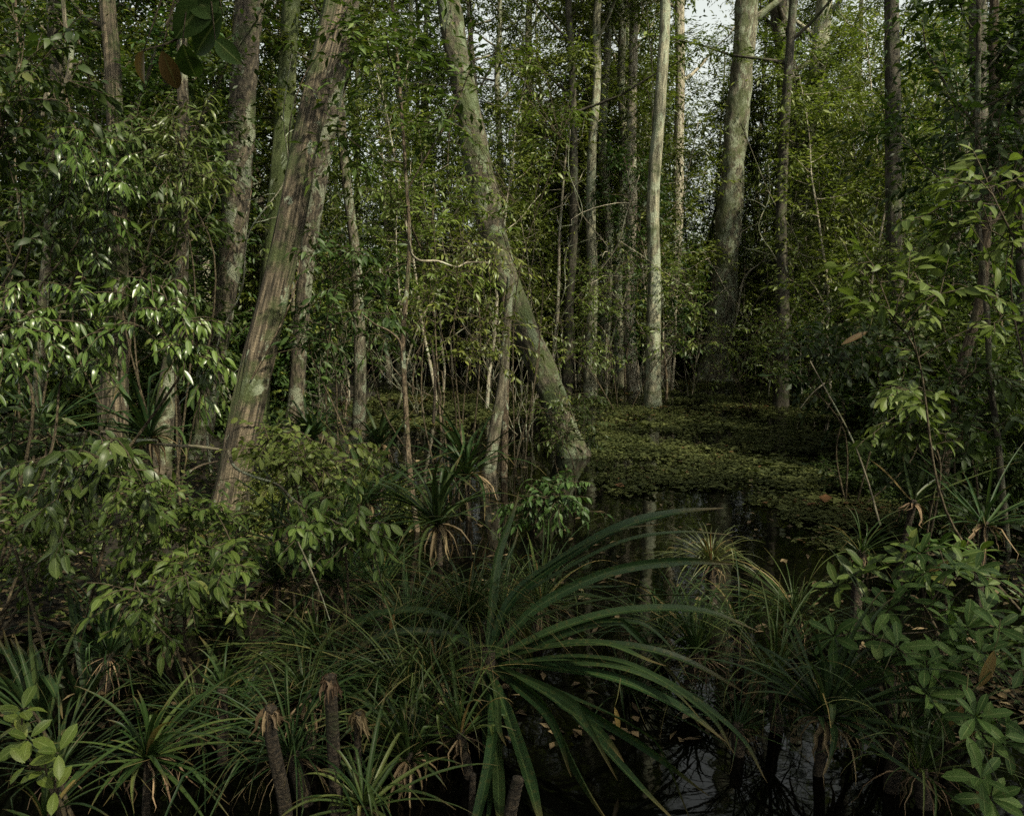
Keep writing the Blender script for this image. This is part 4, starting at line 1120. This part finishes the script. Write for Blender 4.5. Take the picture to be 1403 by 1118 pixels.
for i, (pp, dd, w) in enumerate(ARCS):
    Ds = np.linspace(dd[0], dd[1], len(pp))
    path = curve([at(px, py, d) for (px, py), d in zip(pp, Ds)], 28)
    tan = unit(np.gradient(path, axis=0))
    side = unit(np.cross(tan, np.array([0, -0.5, 0.85])))
    N = np.cross(side, tan); N = np.where(N[:, 2:3] < 0, -N, N)
    tt = np.linspace(0, 1, 28)[:, None]
    path = path + side * np.sin(tt * r.uniform(3, 7) + r.uniform(0, 6)) * tt * 0.03
    if i > 14 and r.random() < 0.5:
        path = path - np.array([0, 0, 1.0]) * np.maximum(tt - r.uniform(0.5, 0.75), 0) * r.uniform(0.4, 1.0)
    roll = r.normal() * 0.3 + tt * r.normal() * 0.7
    N = N * np.cos(roll) + side * np.sin(roll)
    mb = MB(); strap(mb, path, w * r.uniform(0.5, 0.7) * 4.2 / F, N, 0.4, 0.3, (i * 0.37) % 0.9, 0.6)
    mb.build('leaf', M['strap_dark'], pan, base)
mb = MB(); tube(mb, curve([base + [0, 0.02, -0.6], base + [0, 0, -0.2], base + [0, 0, 0.06]], 30), np.linspace(0.05, 0.04, 30), 12, barkdisp('ring', 3)); mb.build('stem', M['bark_palm'], pan, base)


def cb(px, py, D):
    return at(px, py, D)


clump('sedge_tuft', 'tall fine sedge tuft in front of the speckled sapling foot', cb(640, 862, 4.7), 160, (0.55, 1.0), 0.012, M['strap_green'], (0.05, 0.9), (0.8, 2.2), 1)
clump('sedge_tuft', 'low fine sedge tuft left of the tall centre sedge', cb(560, 880, 4.6), 150, (0.4, 0.8), 0.011, M['strap_green'], (0.1, 1.1), (0.6, 1.8), 2)
clump('sedge_tuft', 'reddish olive sedge tuft at the tip of the longest pandan strap', cb(975, 775, 5.9), 110, (0.35, 0.62), 0.013, M['strap_olive'], (0.15, 1.2), (0.9, 2.0), 3)
clump('sedge_tuft', 'arching sedge tuft right of the giant pandan straps', cb(955, 900, 4.6), 60, (0.4, 0.75), 0.022, M['strap_green'], (0.1, 1.1), (1.0, 2.2), 4)
clump('sedge_tuft', 'thin sedge tuft between arching tuft and paler rosettes', cb(1090, 850, 5.1), 70, (0.35, 0.7), 0.014, M['strap_green'], (0.2, 1.2), (0.6, 1.8), 5)
clump('pandan_tuft', 'dark spreading pandan rosette standing in the water near the corner rosettes', cb(1132, 985, 3.7), 46, (0.5, 0.85), 0.036, M['strap_dark'], (0.05, 1.45), (0.4, 1.6), 6)
clump('pandan_tuft', 'bright bladed pandan tuft behind the three scarred stems', cb(560, 1040, 3.6), 48, (0.4, 0.75), 0.030, M['strap_green'], (0.05, 1.3), (0.5, 1.8), 7, kink=0.25)
clump('pandan_tuft', 'pandan seedling with dead skirt on a thin stem at lower left', cb(203, 1040, 3.3), 40, (0.35, 0.62), 0.026, M['strap_green'], (0.02, 1.45), (0.3, 1.4), 8, kink=0.1, stem=([cb(200, 1190, 3.3), cb(200, 1110, 3.3), cb(203, 1042, 3.3)], 0.016))
clump('pandan_tuft', 'small pandan seedling in the dark gap above the shortest scarred stem', cb(305, 950, 3.8), 26, (0.2, 0.38), 0.018, M['strap_green'], (0.02, 1.4), (0.3, 1.3), 9)
clump('pandan_tuft', 'leaning pandan tuft between the tall scarred stem and small seedling', cb(420, 960, 3.9), 30, (0.4, 0.7), 0.024, M['strap_green'], (0.1, 1.3), (0.5, 1.6), 10, kink=0.2)
clump('pandan_tuft', 'pandan tuft cut by the bottom edge under the bright bladed tuft', cb(500, 1110, 3.1), 30, (0.35, 0.6), 0.026, M['strap_green'], (0.1, 1.4), (0.6, 1.8), 11, kink=0.25)
clump('pandan_tuft', 'sparse upright straps rising from black water right of the carpet', cb(1252, 690, 6.6), 9, (0.4, 0.75), 0.035, M['strap_green'], (0.05, 1.2), (0.1, 0.9), 12)
clump('pandan_tuft', 'wide low straps spreading at the right edge above the rosettes', cb(1350, 720, 6.0), 26, (0.6, 1.1), 0.03, M['strap_dark'], (0.5, 1.35), (0.2, 1.0), 13)
clump('pandan_tuft', 'broad straps standing dim in the lower left shade', cb(60, 1010, 4.2), 18, (0.7, 1.1), 0.06, M['strap_dark'], (0.1, 1.0), (0.1, 0.8), 14)
clump('pandan_tuft', 'narrow straps at the bottom left corner behind the blunt-leaved twig', cb(60, 1130, 2.9), 16, (0.3, 0.6), 0.026, M['strap_green'], (0.05, 1.1), (0.3, 1.3), 15, kink=0.3)
for k, (px, py, D, n, lab) in enumerate(((500, 690, 7.6, 34, 'dark pandan clump behind the hanging oval leaves'), (600, 720, 7.0, 36, 'dark pandan clump at the speckled sapling foot'), (640, 650, 8.6, 34, 'pandan clump between the sapling and slim flecked trunk'),
                                      (430, 600, 8.4, 30, 'pandan clump right behind the ribbed trunk foot'), (520, 610, 9.4, 30, 'pandan clump behind the rust-brown stick'), (205, 600, 7.4, 26, 'pandan clump among the brown understory trunks'),
                                      (60, 590, 7.4, 26, 'pandan clump behind the left fallen branches'), (380, 800, 5.2, 30, 'pandan clump below the rounded-leaf shrub'), (460, 800, 5.0, 40, 'grassy pandan clump left of the low fine sedge'))):
    clump('pandan_clump', lab, cb(px, py, D), n, (0.7, 1.35) if k not in (3, 4) else (0.4, 0.8), 0.05 if k < 7 else 0.026, M['strap_dark'], (0.1, 1.35), (0.3, 1.5), 40 + k)
clump('pandan_clump', 'wide dim straps rising left of the pandan seedling', cb(120, 980, 4.6), 22, (0.7, 1.15), 0.055, M['strap_dark'], (0.1, 1.2), (0.2, 1.2), 70)
clump('pandan_clump', 'wide dim straps between the seedling and the scarred stems', cb(320, 1040, 4.3), 22, (0.6, 1.0), 0.05, M['strap_dark'], (0.1, 1.2), (0.2, 1.3), 71)
clump('sedge_tuft', 'fine sedge curtain under the paired-leaf shrub', cb(440, 900, 4.5), 100, (0.4, 0.8), 0.012, M['strap_green'], (0.1, 1.2), (0.6, 2.0), 72)
clump('sedge_tuft', 'fine sedge mop between tall centre sedge and giant pandan', cb(690, 850, 5.0), 80, (0.4, 0.75), 0.012, M['strap_green'], (0.1, 1.2), (0.8, 2.2), 73)
clump('sedge_tuft', 'fine sedge fringe behind the low centre sedge', cb(520, 820, 5.4), 100, (0.4, 0.8), 0.012, M['strap_green'], (0.1, 1.2), (0.6, 2.0), 74)
clump('sedge_tuft', 'fine sedge at the water edge below the hanging oval leaves', cb(600, 930, 4.1), 80, (0.35, 0.7), 0.013, M['strap_green'], (0.1, 1.2), (0.6, 2.0), 75)
clump('pandan_tuft', 'loose pandan tuft between the bright bladed tuft and the giant pandan', cb(630, 1010, 3.7), 28, (0.4, 0.7), 0.022, M['strap_green'], (0.1, 1.3), (0.5, 1.8), 76, kink=0.3)
for k, (px, py, D, n, lab) in enumerate(((150, 900, 4.6, 60, 'long arching sedge under the paired-leaf shrub at far left'), (270, 1000, 4.0, 60, 'long arching sedge between the seedling and small seedling'), (400, 1040, 3.5, 55, 'long arching sedge around the scarred stems'),
                                      (560, 960, 4.0, 70, 'long arching sedge left of the giant pandan base'), (470, 960, 4.2, 60, 'long arching sedge behind the tallest scarred stem'), (740, 830, 5.4, 60, 'long arching sedge behind the giant pandan'),
                                      (905, 875, 5.2, 55, 'long arching sedge beyond the tips of the giant pandan arcs'), (1015, 870, 5.0, 50, 'long arching sedge between arching tuft and thin tuft'), (1215, 905, 4.3, 50, 'long arching sedge inside the corner rosettes'), (1260, 1060, 3.5, 40, 'long arching sedge at the bottom edge by the corner rosettes'),
                                      (860, 960, 4.6, 40, 'long arching sedge under the giant pandan arcs'), (1060, 930, 4.2, 50, 'long arching sedge left of the spreading pandan rosette'), (80, 1060, 3.6, 50, 'long arching sedge behind the corner twig'))):
    clump('sedge_tuft', lab, cb(px, py, D), n, (0.55, 1.05), 0.013, M['strap_green'] if k % 2 else M['strap_dark'], (0.2, 1.25), (0.7, 2.2), 90 + k)
clump('water_grass', 'wiry grass blades in the black water at the bottom right', cb(1010, 1000, 3.9), 26, (0.3, 0.6), 0.010, M['strap_dark'], (0.3, 1.3), (0.3, 1.6), 60)
clump('water_grass', 'thin grass right of the spreading pandan rosette', cb(1230, 1010, 3.6), 22, (0.35, 0.7), 0.010, M['strap_dark'], (0.3, 1.3), (0.3, 1.4), 61)
clump('water_grass', 'fine grass at the bush foot right of the carpet', cb(1180, 760, 5.6), 40, (0.3, 0.6), 0.010, M['strap_green'], (0.2, 1.2), (0.4, 1.6), 62)


# scarred pandan stems with withered heads
def scarred(label, pts, D, w, seed, head=True):
    P = [at(px, py, D) for px, py in pts]
    base = P[0]
    root = empty('scarred_pandan', base, label, 'plant stem', 'scarred pandan stems at the bottom')
    path = curve(P, 70); mb = MB()
    tube(mb, path, np.linspace(w, w * 0.85, 70) * D / F / 2, 18, barkdisp('ring', seed)); mb.build('stem', M['bark_palm'], root, base)
    if head:
        r = np.random.default_rng(seed); hm = MB(); top = path[-1]
        for i in range(60):
            d = unit(np.array([r.normal(), r.normal(), r.uniform(-0.2, 1.6)]))
            ln = r.uniform(0.03, 0.11) * (1.6 if r.random() < .15 else 1)
            s = np.linspace(0, 1, 6)[:, None]
            pth = top - [0, 0, 0.03 * r.random()] + d * ln * s * 0.55 - np.array([0, 0, 1.0]) * ln * 1.0 * s ** 2 + r.normal(size=(6, 3)) * 0.008 * s
            strap(hm, pth, r.uniform(0.008, 0.022), [0.1, -0.9, 0.3], 0.5, 0.5, r.random())
        hm.build('dead_leaves', M['strap_dead'], root, base)


scarred('shortest scarred pandan stem bending left with a crumbling withered head', [(395, 1150), (388, 1090), (376, 1030), (368, 985), (372, 968)], 3.1, 19, 1)
scarred('tallest scarred pandan stem topped by shaggy withered brown leaves', [(462, 1160), (460, 1080), (456, 1000), (452, 925)], 3.2, 19, 2)
scarred('thin scarred pandan stem with shrivelled head right of the tallest one', [(492, 1160), (491, 1090), (490, 1020), (492, 975)], 3.3, 11, 3)
scarred('broken pandan stub with a pale split end under the giant pandan', [(690, 1170), (700, 1110), (710, 1066)], 3.1, 19, 4, False)
scarred('short dark scarred stub left of the pale split stub', [(645, 1170), (646, 1110), (648, 1060)], 3.3, 10, 5, False)

# single fallen / hanging leaves with colour of their own
def one_leaf(name, label, a, b, w, D, mat, rnd=0.5, N=(0.1, -0.7, 0.6)):
    A, B = at(*a, D), at(*b, D)
    mb = MB(); d = B - A
    leaves(mb, [A], [d], [np.array(N)], [np.linalg.norm(d)], [w * D / F], 6, 0.3, 0.1, (0.8, 0.8), np.array([rnd]))
    tube(mb, curve([A + [0.03, 0.02, 0.14], A + [0.015, 0.0, 0.06], A], 8), np.linspace(0.003, 0.002, 8), 5)
    tag(mb.build(name, mat, None, A), label, 'leaf')
one_leaf('dry_leaf', 'long orange dying leaf tip pointing left below the lit broad leaves', (1190, 454), (1152, 471), 8, 5.2, M['leaf_dry'], 0.0)
one_leaf('dry_leaf', 'yellow-brown curled leaf hanging among the corner rosettes', (1362, 890), (1344, 946), 18, 3.6, M['leaf_dry'], 1.0)
one_leaf('dry_leaf', 'brown dead leaf drooping in the bottom right corner', (1352, 1062), (1340, 1112), 22, 3.3, M['leaf_dry'], 0.1)
one_leaf('dry_leaf', 'brown shrivelled leaf under the middle corner rosette', (1318, 965), (1302, 998), 16, 3.5, M['leaf_dry'], 0.2)
one_leaf('dry_leaf', 'narrow orange leaf standing in the dark water', (842, 968), (850, 1004), 8, 3.8, M['leaf_dry'], 0.9)
one_leaf('dry_leaf', 'withered leaf on the sedge tuft left of the giant pandan', (540, 840), (534, 866), 7, 4.2, M['leaf_dry'], 0.7)

# ------------------------------------------------------------------ light
SUN_EL, SUN_AZ = math.radians(48), math.atan2(0.74, -0.67)      # azimuth clockwise from +Y
sd = Vector((math.sin(SUN_AZ) * math.cos(SUN_EL), math.cos(SUN_AZ) * math.cos(SUN_EL), math.sin(SUN_EL)))
w = bpy.data.worlds.new('World'); scene.world = w; w.use_nodes = True
t = w.node_tree
bg = t.nodes['Background']
sky = t.nodes.new('ShaderNodeTexSky'); sky.sky_type = 'NISHITA'; sky.sun_disc = False
sky.sun_elevation = SUN_EL; sky.sun_rotation = SUN_AZ; sky.dust_density = 4.0; sky.air_density = 1.0
hs = t.nodes.new('ShaderNodeHueSaturation'); hs.inputs['Saturation'].default_value = 0.2
t.links.new(sky.outputs[0], hs.inputs['Color'])
t.links.new(mix(t, hs.outputs[0], (0.98, 1.0, 0.89), 1.0, 'MULTIPLY'), bg.inputs['Color'])
bg.inputs['Strength'].default_value = 0.14
ld = bpy.data.lights.new('sun', 'SUN'); ld.energy = 5.0; ld.angle = math.radians(2); ld.color = (1.0, 0.93, 0.70)
lo = bpy.data.objects.new('sun', ld); COL.objects.link(lo)
lo.rotation_euler = sd.to_track_quat('Z', 'Y').to_euler(); lo.location = sd * 60

vs = scene.view_settings
vs.view_transform = 'Standard'; vs.look = 'None'; vs.gamma = 1; vs.exposure = 1.0
c = scene.cycles
c.max_bounces = 6; c.diffuse_bounces = 3; c.glossy_bounces = 3; c.transmission_bounces = 3; c.transparent_max_bounces = 4
c.use_adaptive_sampling = True; c.adaptive_threshold = 0.01
c.use_denoising = False
c.sample_clamp_indirect = 1.5; c.sample_clamp_direct = 6.0
